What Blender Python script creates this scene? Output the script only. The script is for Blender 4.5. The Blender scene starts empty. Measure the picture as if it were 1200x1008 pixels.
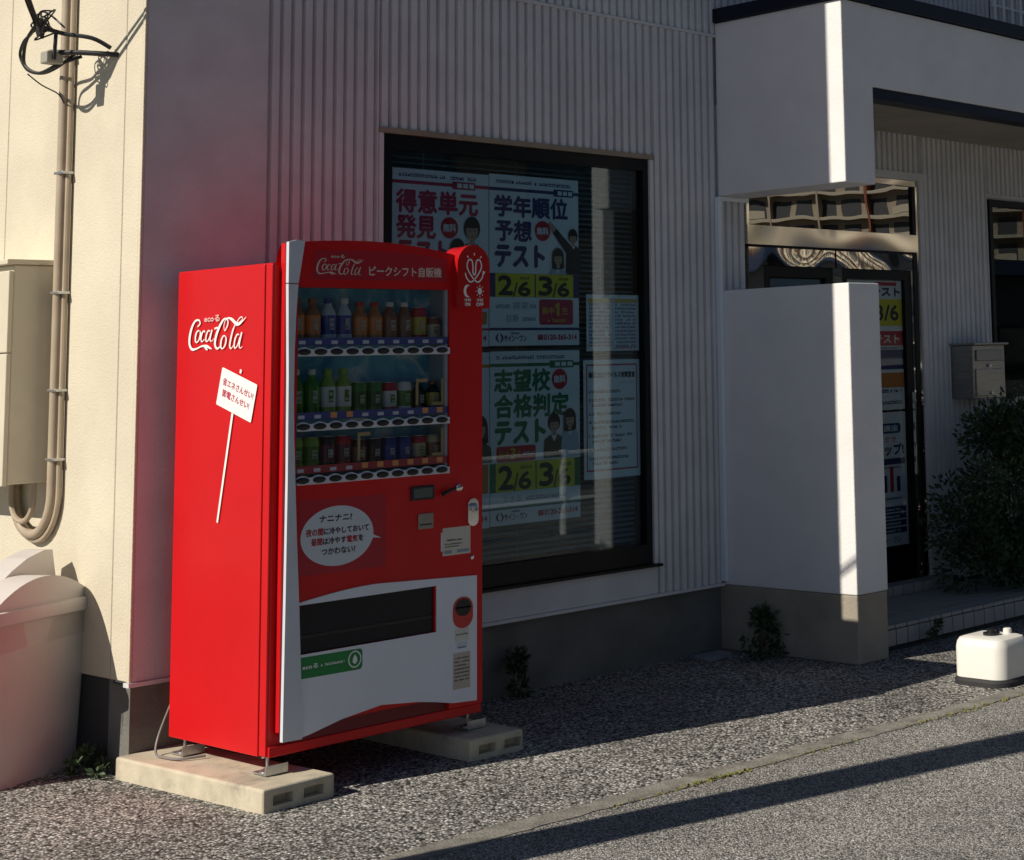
import bpy, bmesh, math, random
from mathutils import Vector, Matrix
random.seed(7)
R_ = math.radians
scene = bpy.context.scene
col = scene.collection

# ------------------------------------------------------------------ camera
CAM = Vector((-3.4966, -5.6052, 1.5006))
yaw, pit, roll = 0.878986, 0.127691, -0.026947
fwd = Vector((math.sin(yaw)*math.cos(pit), math.cos(yaw)*math.cos(pit), math.sin(pit)))
rt = Vector((math.cos(yaw), -math.sin(yaw), 0)); up = rt.cross(fwd)
rt2 = math.cos(roll)*rt + math.sin(roll)*up; up2 = -math.sin(roll)*rt + math.cos(roll)*up
cd = bpy.data.cameras.new('camera'); cam = bpy.data.objects.new('camera', cd); col.objects.link(cam)
cam.matrix_world = Matrix(((rt2.x, up2.x, -fwd.x, CAM.x), (rt2.y, up2.y, -fwd.y, CAM.y), (rt2.z, up2.z, -fwd.z, CAM.z), (0, 0, 0, 1)))
cd.sensor_width = 36; cd.lens = 36*1981.46/1200
cd.shift_x = -(974.38-600)/1200; cd.shift_y = -(504-168.63)/1200
cd.clip_start = 0.05; cd.clip_end = 2000
scene.camera = cam

# ------------------------------------------------------------------ sky, sun, exposure
SUN = Vector((-1, 0.243, 0.76)).normalized()
w = bpy.data.worlds.new('World'); scene.world = w; w.use_nodes = True
nt = w.node_tree; bg = nt.nodes['Background']
sky = nt.nodes.new('ShaderNodeTexSky'); sky.sky_type = 'NISHITA'; sky.sun_disc = False
sky.sun_elevation = math.asin(SUN.z); sky.sun_rotation = math.atan2(SUN.x, SUN.y)
sky.altitude = 50; sky.air_density = 0.72; sky.dust_density = 0.35; sky.ozone_density = 1.2
nt.links.new(sky.outputs[0], bg.inputs[0]); bg.inputs[1].default_value = 0.05
sl = bpy.data.lights.new('sun', 'SUN'); sl.energy = 5.0; sl.angle = R_(0.38); sl.color = (1.0, 0.92, 0.79)
so = bpy.data.objects.new('sun', sl); col.objects.link(so); so.location = SUN*30
so.rotation_euler = (-SUN).to_track_quat('-Z', 'Y').to_euler()
scene.view_settings.view_transform = 'Standard'; scene.view_settings.look = 'None'
scene.view_settings.gamma = 1; scene.view_settings.exposure = -0.05

# ------------------------------------------------------------------ materials
MATS = {}
def mat(name, c, rough=0.6, metal=0.0, var=0.0, vscale=8.0, bump=0.0, bscale=200.0, spec=0.5, c2=None, mscale=None, mlo=0.45, mhi=0.6, coat=0.0, trans=0.0, rvar=0.0, bdist=0.01, aniso=None, bdet=4.0):
    """procedural principled: base colour with soft noise variation, optional second tone patches and fine bump"""
    if name in MATS: return MATS[name]
    m = bpy.data.materials.new(name); m.use_nodes = True; n = m.node_tree.nodes; L = m.node_tree.links
    b = n['Principled BSDF']; b.inputs['Roughness'].default_value = rough; b.inputs['Metallic'].default_value = metal
    b.inputs['Specular IOR Level'].default_value = spec; b.inputs['Coat Weight'].default_value = coat; b.inputs['Coat Roughness'].default_value = 0.08
    b.inputs['Transmission Weight'].default_value = trans
    b.inputs['Base Color'].default_value = (*c, 1)
    if var or bump or c2 or rvar:
        tc = n.new('ShaderNodeTexCoord'); src = tc.outputs['Object']
        if aniso:
            mp = n.new('ShaderNodeMapping'); mp.inputs['Scale'].default_value = aniso; L.new(src, mp.inputs[0]); src = mp.outputs[0]
    if var or c2:
        nz = n.new('ShaderNodeTexNoise'); nz.inputs['Scale'].default_value = vscale; nz.inputs['Detail'].default_value = 6; L.new(src, nz.inputs['Vector'])
        cr = n.new('ShaderNodeValToRGB'); cr.color_ramp.elements[0].position = 0.3; cr.color_ramp.elements[1].position = 0.7
        cr.color_ramp.elements[0].color = (*[x*(1-var) for x in c], 1); cr.color_ramp.elements[1].color = (*[min(1, x*(1+var)) for x in c], 1)
        L.new(nz.outputs['Fac'], cr.inputs[0]); out = cr.outputs[0]
        if c2:
            n2 = n.new('ShaderNodeTexNoise'); n2.inputs['Scale'].default_value = mscale or 3; n2.inputs['Detail'].default_value = 8; n2.inputs['Roughness'].default_value = 0.65; L.new(src, n2.inputs['Vector'])
            r2 = n.new('ShaderNodeValToRGB'); r2.color_ramp.elements[0].position = mlo; r2.color_ramp.elements[1].position = mhi
            L.new(n2.outputs['Fac'], r2.inputs[0])
            mx = n.new('ShaderNodeMix'); mx.data_type = 'RGBA'; L.new(r2.outputs[0], mx.inputs[0]); L.new(out, mx.inputs[6]); mx.inputs[7].default_value = (*c2, 1); out = mx.outputs[2]
        L.new(out, b.inputs['Base Color'])
    if rvar:
        n3 = n.new('ShaderNodeTexNoise'); n3.inputs['Scale'].default_value = 5; n3.inputs['Detail'].default_value = 5; L.new(src, n3.inputs['Vector'])
        mr = n.new('ShaderNodeMapRange'); mr.inputs[3].default_value = max(0, rough-rvar); mr.inputs[4].default_value = rough+rvar; L.new(n3.outputs['Fac'], mr.inputs[0]); L.new(mr.outputs[0], b.inputs['Roughness'])
    if bump:
        nb = n.new('ShaderNodeTexNoise'); nb.inputs['Scale'].default_value = bscale; nb.inputs['Detail'].default_value = bdet; L.new(src, nb.inputs['Vector'])
        bp = n.new('ShaderNodeBump'); bp.inputs['Strength'].default_value = bump; bp.inputs['Distance'].default_value = bdist; L.new(nb.outputs['Fac'], bp.inputs['Height']); L.new(bp.outputs[0], b.inputs['Normal'])
    MATS[name] = m; return m

def glass(name, tint=(0.9, 0.95, 0.95), f0=0.04, wave=0.0):
    """thin pane: tinted see-through plus mirror reflection growing towards grazing angles"""
    m = bpy.data.materials.new(name); m.use_nodes = True; n = m.node_tree.nodes; L = m.node_tree.links
    for x in list(n):
        if x.type != 'OUTPUT_MATERIAL': n.remove(x)
    o = n['Material Output']; t = n.new('ShaderNodeBsdfTransparent'); t.inputs[0].default_value = (*tint, 1)
    g = n.new('ShaderNodeBsdfGlossy'); g.inputs['Roughness'].default_value = 0.0
    lw = n.new('ShaderNodeLayerWeight'); lw.inputs[0].default_value = 0.5
    pw = n.new('ShaderNodeMath'); pw.operation = 'POWER'; pw.inputs[1].default_value = 5; L.new(lw.outputs['Facing'], pw.inputs[0])
    ma = n.new('ShaderNodeMath'); ma.operation = 'MULTIPLY_ADD'; ma.inputs[1].default_value = 1-f0; ma.inputs[2].default_value = f0; L.new(pw.outputs[0], ma.inputs[0])
    mx = n.new('ShaderNodeMixShader'); L.new(ma.outputs[0], mx.inputs[0]); L.new(t.outputs[0], mx.inputs[1]); L.new(g.outputs[0], mx.inputs[2]); L.new(mx.outputs[0], o.inputs[0])
    if wave:
        tc = n.new('ShaderNodeTexCoord'); nb = n.new('ShaderNodeTexNoise'); nb.inputs['Scale'].default_value = 1.6; L.new(tc.outputs['Object'], nb.inputs['Vector'])
        bp = n.new('ShaderNodeBump'); bp.inputs['Strength'].default_value = wave; bp.inputs['Distance'].default_value = 0.05; L.new(nb.outputs['Fac'], bp.inputs['Height'])
        L.new(bp.outputs[0], g.inputs['Normal'])
    return m

def asphalt(name, cell, lo, hi, tone, bump):
    m = bpy.data.materials.new(name); m.use_nodes = True; n = m.node_tree.nodes; L = m.node_tree.links; b = n['Principled BSDF']
    b.inputs['Roughness'].default_value = 0.8; b.inputs['Specular IOR Level'].default_value = 0.35
    tc = n.new('ShaderNodeTexCoord'); v = n.new('ShaderNodeTexVoronoi'); v.inputs['Scale'].default_value = cell; L.new(tc.outputs['Object'], v.inputs['Vector'])
    wn = n.new('ShaderNodeTexWhiteNoise'); L.new(v.outputs['Color'], wn.inputs['Vector'])
    cr = n.new('ShaderNodeValToRGB'); e = cr.color_ramp.elements
    e[0].color = (*[x*lo for x in tone], 1); e[1].position = 0.93; e[1].color = (*[x*hi for x in tone], 1)
    e2 = cr.color_ramp.elements.new(1.0); e2.color = (*[min(1, x*hi*1.9) for x in tone], 1); L.new(wn.outputs['Value'], cr.inputs[0])
    d = n.new('ShaderNodeMapRange'); d.inputs[1].default_value = 0.15; d.inputs[2].default_value = 0.75; d.inputs[3].default_value = 1.0; d.inputs[4].default_value = 0.3; L.new(v.outputs['Distance'], d.inputs[0])
    mu = n.new('ShaderNodeMix'); mu.data_type = 'RGBA'; mu.blend_type = 'MULTIPLY'; mu.inputs[0].default_value = 1; L.new(cr.outputs[0], mu.inputs[6]); L.new(d.outputs[0], mu.inputs[7])
    nz = n.new('ShaderNodeTexNoise'); nz.inputs['Scale'].default_value = 1.3; nz.inputs['Detail'].default_value = 7; L.new(tc.outputs['Object'], nz.inputs['Vector'])
    d2 = n.new('ShaderNodeMapRange'); d2.inputs[1].default_value = 0.3; d2.inputs[2].default_value = 0.7; d2.inputs[3].default_value = 0.72; d2.inputs[4].default_value = 1.2; L.new(nz.outputs['Fac'], d2.inputs[0])
    mu2 = n.new('ShaderNodeMix'); mu2.data_type = 'RGBA'; mu2.blend_type = 'MULTIPLY'; mu2.inputs[0].default_value = 1; L.new(mu.outputs[2], mu2.inputs[6]); L.new(d2.outputs[0], mu2.inputs[7])
    L.new(mu2.outputs[2], b.inputs['Base Color'])
    inv = n.new('ShaderNodeMath'); inv.operation = 'SUBTRACT'; inv.inputs[0].default_value = 1; L.new(v.outputs['Distance'], inv.inputs[1])
    ad = n.new('ShaderNodeMath'); ad.operation = 'ADD'; L.new(inv.outputs[0], ad.inputs[0]); L.new(wn.outputs['Value'], ad.inputs[1])
    bp = n.new('ShaderNodeBump'); bp.inputs['Strength'].default_value = bump; bp.inputs['Distance'].default_value = 0.006; L.new(ad.outputs[0], bp.inputs['Height']); L.new(bp.outputs[0], b.inputs['Normal'])
    return m

M = {}
M['wall'] = mat('cream_stucco', (0.66, 0.60, 0.47), 0.85, var=0.06, vscale=3, bump=0.5, bscale=130, bdist=0.006, c2=(0.58, 0.52, 0.41), mscale=1.2, mlo=0.5, mhi=0.75)
M['siding'] = mat('ribbed_siding_paint', (0.68, 0.68, 0.69), 0.75, var=0.08, vscale=5, bump=0.6, bscale=150, bdist=0.004, c2=(0.58, 0.58, 0.585), mscale=1.1, mlo=0.5, mhi=0.8)
M['porch'] = mat('white_porch_stucco', (0.80, 0.80, 0.80), 0.85, var=0.04, vscale=4, bump=0.45, bscale=130, bdist=0.005)
M['plinth'] = mat('plinth_concrete', (0.36, 0.32, 0.26), 0.9, var=0.15, vscale=4, bump=0.4, bscale=60, c2=(0.24, 0.22, 0.18), mscale=2.2, mlo=0.5, mhi=0.75)  # concrete kept paler than the foundation's because sun falls on the plinth
M['concrete'] = mat('foundation_concrete', (0.17, 0.165, 0.15), 0.9, var=0.18, vscale=4, bump=0.4, bscale=60, c2=(0.12, 0.115, 0.10), mscale=2.2, mlo=0.5, mhi=0.72)  # concrete colour darkened to carry the shade on the foundation
M['block'] = mat('pale_block_concrete', (0.55, 0.49, 0.37), 0.9, var=0.12, vscale=12, bump=0.45, bscale=120, bdist=0.004, c2=(0.26, 0.23, 0.18), mscale=5, mlo=0.52, mhi=0.75)
M['caulk'] = mat('joint_sealant', (0.45, 0.40, 0.32), 0.9, bump=0.4, bscale=80)
M['flash'] = mat('brown_flashing', (0.30, 0.24, 0.17), 0.6, var=0.1)
M['steeltrim'] = mat('pale_blue_white_trim', (0.80, 0.86, 0.92), 0.35, spec=.6)
M['navy'] = mat('dark_navy_coping', (0.010, 0.013, 0.026), 0.45, var=0.15, spec=.2)
M['blackframe'] = mat('black_aluminium', (0.006, 0.007, 0.009), 0.35, rvar=0.1, spec=.2)
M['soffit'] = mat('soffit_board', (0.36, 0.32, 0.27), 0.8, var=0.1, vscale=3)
M['steel'] = mat('polished_steel', (0.78, 0.76, 0.72), 0.03, metal=1.0, bump=0.5, bscale=2.6, bdist=0.06, bdet=0.0)
M['steelflat'] = mat('mirror_steel', (0.78, 0.76, 0.72), 0.05, metal=1.0, bump=0.16, bscale=1.6, bdist=0.05, bdet=0.0)
M['glass'] = glass('window_glass', (0.74, 0.85, 0.89), .05)
M['doorglass'] = glass('door_glass', (0.86, 0.90, 0.90), .06)
M['transom'] = glass('dark_transom_glass', (0.10, 0.12, 0.13), .30, wave=0.02)
M['blind'] = mat('blind_slat', (0.30, 0.33, 0.31), 0.6)
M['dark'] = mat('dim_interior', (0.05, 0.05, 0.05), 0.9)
M['tile'] = mat('porch_tile', (0.34, 0.33, 0.32), 0.55, var=0.12, vscale=9, rvar=0.1)
M['grout'] = mat('tile_grout', (0.035, 0.035, 0.035), 0.95)
M['red'] = mat('red_enamel', (0.58, 0.008, 0.011), 0.34, coat=0.08, spec=.3, var=0.05, vscale=2.5, rvar=0.05)
M['red2'] = mat('red_printed_panel', (0.42, 0.02, 0.035), 0.3, coat=0.1, spec=.3, var=0.06, vscale=4)
M['redp'] = mat('red_plastic', (0.50, 0.007, 0.010), 0.22, coat=0.4)
M['fin'] = mat('silver_grey_fin', (0.62, 0.66, 0.72), 0.4, var=0.05)
M['white'] = mat('white_print', (0.84, 0.84, 0.83), 0.5)
M['whitep'] = mat('white_machine_panel', (0.74, 0.77, 0.84), 0.35, var=0.04, vscale=3, rvar=0.08)
M['black'] = mat('black_plastic', (0.012, 0.012, 0.013), 0.4)
M['rubber'] = mat('black_rubber', (0.025, 0.025, 0.027), 0.7, bump=0.2)
M['chrome'] = mat('chrome', (0.8, 0.8, 0.8), 0.12, metal=1.0)
M['galv'] = mat('galvanised_steel', (0.55, 0.56, 0.57), 0.35, metal=0.9, var=0.15, vscale=30, rvar=0.12)
M['bin'] = mat('pale_bin_plastic', (0.62, 0.58, 0.55), 0.45, var=0.06, vscale=3, rvar=0.1, c2=(0.52, 0.47, 0.44), mscale=2, mlo=0.5, mhi=0.8)
M['bag'] = glass('clear_bag', (0.93, 0.92, 0.91), .05)
M['meter'] = mat('beige_meter_box', (0.66, 0.60, 0.47), 0.5, var=0.05)
M['pvc'] = mat('beige_conduit', (0.42, 0.34, 0.25), 0.5, var=0.1)
M['cable'] = mat('black_cable', (0.012, 0.012, 0.012), 0.5)
M['tank'] = mat('white_tank_plastic', (0.80, 0.78, 0.72), 0.4, var=0.03, c2=(0.68, 0.62, 0.5), mscale=6, mlo=0.6, mhi=0.85)
M['mail'] = mat('brushed_stainless', (0.40, 0.39, 0.37), 0.3, metal=0.95, rvar=0.12, aniso=(1, 1, 30), var=0.05, vscale=20)
M['paper'] = mat('poster_paper', (0.78, 0.79, 0.80), 0.45)
M['drain'] = mat('drain_steel', (0.34, 0.38, 0.42), 0.45, metal=0.3, var=0.2, vscale=20)

# ------------------------------------------------------------------ mesh helpers
X, Y, Z = Vector((1, 0, 0)), Vector((0, 1, 0)), Vector((0, 0, 1))
class MB:
    def __init__(s): s.v = []; s.f = []
    def add(s, vs, fs):
        o = len(s.v); s.v += [tuple(p) for p in vs]; s.f += [tuple(i+o for i in f) for f in fs]; return s
    def box(s, x0, x1, y0, y1, z0, z1):
        x0, x1 = min(x0, x1), max(x0, x1); y0, y1 = min(y0, y1), max(y0, y1); z0, z1 = min(z0, z1), max(z0, z1)
        return s.add([(x0,y0,z0),(x1,y0,z0),(x1,y1,z0),(x0,y1,z0),(x0,y0,z1),(x1,y0,z1),(x1,y1,z1),(x0,y1,z1)],
                     [(0,3,2,1),(4,5,6,7),(0,1,5,4),(1,2,6,5),(2,3,7,6),(3,0,4,7)])
    def bbox(s, x0, x1, y0, y1, z0, z1, b=0.006, seg=2):
        bm = bmesh.new(); bmesh.ops.create_cube(bm, size=1)
        for v in bm.verts: v.co = Vector(((x0+x1)/2+v.co.x*(x1-x0), (y0+y1)/2+v.co.y*(y1-y0), (z0+z1)/2+v.co.z*(z1-z0)))
        bmesh.ops.bevel(bm, geom=list(bm.edges), offset=b, segments=seg, profile=0.5, affect='EDGES')
        bm.verts.index_update(); s.add([v.co.copy() for v in bm.verts], [[v.index for v in f.verts] for f in bm.faces]); bm.free(); return s
    def prism(s, pts, f0, f1):
        """pts: 2-D polygon; f0/f1 map (a,b) to 3-D on the two caps"""
        n = len(pts); s.add([f0(a, b) for a, b in pts]+[f1(a, b) for a, b in pts], [tuple(range(n)), tuple(range(2*n-1, n-1, -1))]+[(i, i+n, (i+1) % n+n, (i+1) % n) for i in range(n)]); return s
    def xz(s, pts, y0, y1): return s.prism(pts, lambda a, b: (a, y0, b), lambda a, b: (a, y1, b))
    def yz(s, pts, x0, x1): return s.prism(pts, lambda a, b: (x0, a, b), lambda a, b: (x1, a, b))
    def xy(s, pts, z0, z1): return s.prism(pts, lambda a, b: (a, b, z0), lambda a, b: (a, b, z1))
    def tube(s, path, r, n=8, caps=True):
        P = [Vector(p) for p in path]; rs = r if isinstance(r, (list, tuple)) else [r]*len(P); rings = []; prev = None
        for i, p in enumerate(P):
            t = (P[min(i+1, len(P)-1)]-P[max(i-1, 0)]).normalized()
            a = (Z if abs(t.z) < 0.9 else X) if prev is None else prev
            a = (a-t*a.dot(t)).normalized(); b = t.cross(a); prev = a
            rings.append([p+(a*math.cos(k*2*math.pi/n)+b*math.sin(k*2*math.pi/n))*rs[i] for k in range(n)])
        fs = [(i*n+k, i*n+(k+1) % n, (i+1)*n+(k+1) % n, (i+1)*n+k) for i in range(len(P)-1) for k in range(n)]
        if caps: fs += [tuple(range(n-1, -1, -1)), tuple(range((len(P)-1)*n, len(P)*n))]
        return s.add([q for r_ in rings for q in r_], fs)
    def lathe(s, prof, c=(0, 0, 0), n=20, ax=Z, sx=1.0, sy=1.0):
        c = Vector(c); a = X if ax is not X else Y; a = (a-ax*a.dot(ax)).normalized(); b = ax.cross(a)
        vs = [c+a*(r*sx*math.cos(k*2*math.pi/n))+b*(r*sy*math.sin(k*2*math.pi/n))+ax*h for r, h in prof for k in range(n)]
        m = len(prof); fs = [(i*n+k, i*n+(k+1) % n, (i+1)*n+(k+1) % n, (i+1)*n+k) for i in range(m-1) for k in range(n)]
        fs += [tuple(range(n-1, -1, -1)), tuple(range((m-1)*n, m*n))]
        return s.add(vs, fs)
    def build(s, name, m, parent=None, smooth=False, kind=None):
        me = bpy.data.meshes.new(name); me.from_pydata(s.v, [], s.f); me.update()
        bm = bmesh.new(); bm.from_mesh(me); bmesh.ops.recalc_face_normals(bm, faces=bm.faces); bm.to_mesh(me); bm.free()
        if m is not None: me.materials.append(m)
        o = bpy.data.objects.new(name, me); col.objects.link(o)
        if smooth:
            for p in me.polygons: p.use_smooth = True
            try: me.set_sharp_from_angle(angle=R_(35))
            except Exception: pass
        if parent is not None:
            o.parent = parent; o.matrix_parent_inverse = Matrix.Translation(-parent.location)
        if kind: o['kind'] = kind
        return o

def thing(name, label, cat, loc=(0, 0, 0), group=None):
    o = bpy.data.objects.new(name, None); col.objects.link(o); o.location = loc; o.empty_display_size = 0.1
    return tag(o, label, cat, group)
def tag(o, label, cat, group=None):
    o['label'] = label; o['category'] = cat
    if group: o['group'] = group
    return o
def struct(o): o['kind'] = 'structure'; return o
def B(x0, x1, y0, y1, z0, z1): return MB().box(x0, x1, y0, y1, z0, z1)
def BB(x0, x1, y0, y1, z0, z1, b=0.006): return MB().bbox(x0, x1, y0, y1, z0, z1, b)
def child_copy(o, parent, dx):
    c = o.copy(); col.objects.link(c); c.parent = parent; c.matrix_parent_inverse = o.matrix_parent_inverse.copy(); c.location = o.location+Vector(dx); return c
def arc(cx, cz, rx, rz, a0, a1, n): return [(cx+rx*math.cos(R_(a0+(a1-a0)*i/n)), cz+rz*math.sin(R_(a0+(a1-a0)*i/n))) for i in range(n+1)]
def rrect(x0, x1, z0, z1, r, n=5): return arc(x1-r, z1-r, r, r, 0, 90, n)+arc(x0+r, z1-r, r, r, 90, 180, n)+arc(x0+r, z0+r, r, r, 180, 270, n)+arc(x1-r, z0+r, r, r, 270, 360, n)
def spline(pts, k=8):
    out = []; n = len(pts)
    for i in range(n-1):
        p0, p1, p2, p3 = pts[max(i-1, 0)], pts[i], pts[i+1], pts[min(i+2, n-1)]
        for j in range(k):
            t = j/k; out.append(tuple(0.5*((2*b)+(c-a)*t+(2*a-5*b+4*c-d)*t*t+(3*b-a-3*c+d)*t**3) for a, b, c, d in zip(p0, p1, p2, p3)))
    out.append(tuple(pts[-1])); return out

# flat print: planes (origin, u, v); positions (a, b, lift)
class Plane:
    def __init__(s, o, u, v): s.o = Vector(o); s.u = Vector(u); s.v = Vector(v); s.n = s.u.cross(s.v)
    def p(s, a, b, c=0.0): return s.o+s.u*a+s.v*b+s.n*c
def front(y): return Plane((0, y, 0), (1, 0, 0), (0, 0, 1))          # a = X, b = Z, facing -Y
SIDE = Plane((0, 0, 0), (0, -1, 0), (0, 0, 1))                        # a = -Y, b = Z, facing -X
STEP = 0.0006
def flat(name, pl, pts, m, parent, lift=1):
    return MB().add([pl.p(a, b, lift*STEP) for a, b in pts], [tuple(range(len(pts)))]).build(name, m, parent)
def rect(name, pl, x0, x1, z0, z1, m, parent, lift=1): return flat(name, pl, [(x0, z0), (x1, z0), (x1, z1), (x0, z1)], m, parent, lift)
def ribbon(pl, strokes, m, name, parent, lift=1, k=8, close=False):
    mb = MB()
    for si, st in enumerate(strokes):
        q = spline(st, k); c = (lift+0.15*si)*STEP; L_, R2 = [], []
        for i, (a, b, ww) in enumerate(q):
            a0, b0, _ = q[max(i-1, 0)]; a1, b1, _ = q[min(i+1, len(q)-1)]; d = math.hypot(a1-a0, b1-b0) or 1
            nx, ny = -(b1-b0)/d, (a1-a0)/d; L_.append(pl.p(a+nx*ww/2, b+ny*ww/2, c)); R2.append(pl.p(a-nx*ww/2, b-ny*ww/2, c))
        n = len(q); mb.add(L_+R2, [(i, i+1, n+i+1, n+i) for i in range(n-1)])
    return mb.build(name, m, parent)
_tc = {}
def text_raw(body):
    if body not in _tc:
        f = bpy.data.curves.new('glyphs', 'FONT'); f.body = body; f.resolution_u = 3; o = bpy.data.objects.new('glyphs', f); col.objects.link(o)
        bpy.context.view_layer.update(); me = bpy.data.meshes.new_from_object(o)
        vs = [(v.co.x, v.co.y) for v in me.vertices]; fs = [tuple(p.vertices) for p in me.polygons]
        bpy.data.objects.remove(o); bpy.data.curves.remove(f); bpy.data.meshes.remove(me)
        x0 = min(v[0] for v in vs); y0 = min(v[1] for v in vs); W = max(v[0] for v in vs)-x0; H = max(v[1] for v in vs)-y0
        _tc[body] = ([((a-x0)/W, (b-y0)/H) for a, b in vs], fs)
    return _tc[body]
def text(name, pl, body, x0, x1, z0, z1, m, parent, bold=0.0, lift=2, shear=0.0):
    vs, fs = text_raw(body); mb = MB()
    offs = [(0, 0)] if not bold else [(0, 0), (bold, 0), (-bold, 0), (0, bold), (0, -bold), (bold*.7, bold*.7), (-bold*.7, -bold*.7)]
    for i, (da, db) in enumerate(offs):
        mb.add([pl.p(x0+a*(x1-x0)+da+shear*b*(z1-z0), z0+b*(z1-z0)+db, (lift+0.08*i)*STEP) for a, b in vs], fs)
    return mb.build(name, m, parent)
def scribble(name, pl, lines, m, parent, lift=2, seed=1):
    """rows of tiny unreadable print: (x0, x1, z, height)"""
    rnd = random.Random(seed); mb = MB()
    for x0, x1, z, h in lines:
        x = x0
        while x < x1:
            ww = h*rnd.uniform(0.5, 0.95); n = rnd.choice((1, 2, 2, 3))
            if rnd.random() < 0.92:
                for j in range(n):
                    zz = z+h*j/n; hh = h/n*rnd.uniform(0.35, 0.7)
                    mb.add([pl.p(x, zz, lift*STEP), pl.p(min(x+ww*0.85, x1), zz, lift*STEP), pl.p(min(x+ww*0.85, x1), zz+hh, lift*STEP), pl.p(x, zz+hh, lift*STEP)], [(0, 1, 2, 3)])
                xx = x+ww*rnd.uniform(0.1, 0.6); mb.add([pl.p(xx, z, (lift+.3)*STEP), pl.p(xx+h*.13, z, (lift+.3)*STEP), pl.p(xx+h*.13, z+h*.9, (lift+.3)*STEP), pl.p(xx, z+h*.9, (lift+.3)*STEP)], [(0, 1, 2, 3)])
            x += ww
    return mb.build(name, m, parent, kind='stuff')
def ell(cx, cz, rx, rz, n=24): return arc(cx, cz, rx, rz, 0, 360-360/n, n-1)

# ------------------------------------------------------------------ ground
struct(B(-300, 300, -300, 300, -0.30, -0.004).build('ground', asphalt('far_asphalt', 60, 0.05, 0.15, (1, .98, .94), 0.4)))
gy = lambda x: -0.985-0.052*x
struct(MB().xy([(-30, gy(-30)), (40, gy(40)), (40, 12), (-30, 12)], -0.05, 0.0).build('parking_lot', asphalt('coarse_open_asphalt', 88, 0.015, 0.72, (1, .96, .89), 1.0)))
struct(MB().xy([(-30, gy(-30)-.10), (40, gy(40)-.10), (40, -9), (-30, -9)], -0.05, 0.001).build('road', asphalt('fine_road_asphalt', 150, 0.12, 0.74, (1, .96, .89), 0.7)))
# concrete edging strip, uneven edges
rnd = random.Random(3); a, b = [], []
for i in range(260):
    x = -4+i*0.055; a.append((x, gy(x)+.010+.010*math.sin(x*7.3)+rnd.uniform(-.016, .016))); b.append((x, gy(x)-.105+.006*math.sin(x*5.1)+rnd.uniform(-.010, .010)))
struct(MB().xy(a+b[::-1], -0.04, 0.004).build('concrete_edging', mat('edging_concrete', (0.25, 0.235, 0.205), 0.9, var=0.2, vscale=9, bump=0.6, bscale=90, c2=(0.14, 0.13, 0.115), mscale=11, mlo=0.46, mhi=0.66)))

# ------------------------------------------------------------------ building
XC, YW, TOP = -0.112, 0.757, 6.9
bld = thing('office_building', 'cream two-storey office with ribbed front siding, big poster window and porch', 'building', (3, YW, 0))
# front wall core with openings
opens = [(1.024, 2.677, 0.50, 2.574), (3.43, 5.03, 0.13, 2.61), (5.82, 7.3, 1.25, 2.545), (5.89, 6.75, 3.3, 4.35)]
xs = sorted({XC+.03, 11.5, *[o[0] for o in opens], *[o[1] for o in opens]}); zs = sorted({0.335, TOP, *[o[2] for o in opens], *[o[3] for o in opens]})
mb = MB()
for i in range(len(xs)-1):
    for j in range(len(zs)-1):
        cx, cz = (xs[i]+xs[i+1])/2, (zs[j]+zs[j+1])/2
        if not (cz < .335 and cx < 3.43) and not any(o[0] < cx < o[1] and o[2] < cz < o[3] for o in opens): mb.box(xs[i], xs[i+1], 0.787, 0.93, zs[j], zs[j+1])
mb.build('front_wall', M['siding'], bld)
mb = MB().box(XC+.03, 11.5, 9.0, 9.2, 0, TOP).box(11.3, 11.5, 0.95, 9.0, 0, TOP).box(XC+.02, 0.1, 0.95, 9.0, 0, TOP)
mb.build('inner_wall', M['dark'], bld)
B(XC-.05, 11.6, YW-.05, 9.3, TOP, TOP+.25).build('roof', M['navy'], bld)
B(0.1, 11.3, 0.95, 9.0, 0.02, 0.1).build('room_floor', M['dark'], bld)
B(0.1, 11.3, 0.95, 9.0, 2.8, 3.0).build('room_ceiling', M['dark'], bld)
def ribs(x0, x1, z0, z1, parent, name='siding_panel'):
    p, q = [], x0
    while q < x1-0.001:
        for dx, y in ((0, .782), (.013, .782), (.017, .759), (.022, .757), (.044, .757), (.049, .759), (.053, .782)):
            if q+dx <= x1: p.append((q+dx, y))
        q += .053
    p.append((x1, .782)); pts = [p[0]]
    for t in p[1:]:
        if t[0]-pts[-1][0] > 1e-4: pts.append(t)
    n = len(pts); mb = MB().add([(a, y, z0) for a, y in pts]+[(a, y, z1) for a, y in pts]+[(a, .786, z0) for a, y in pts]+[(a, .786, z1) for a, y in pts],
        [(i, i+1, n+i+1, n+i) for i in range(n-1)]+[(2*n+i, 2*n+i+1, i+1, i) for i in range(n-1)]+[(n+i, n+i+1, 3*n+i+1, 3*n+i) for i in range(n-1)])
    return mb.build(name, M['siding'], parent)
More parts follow.
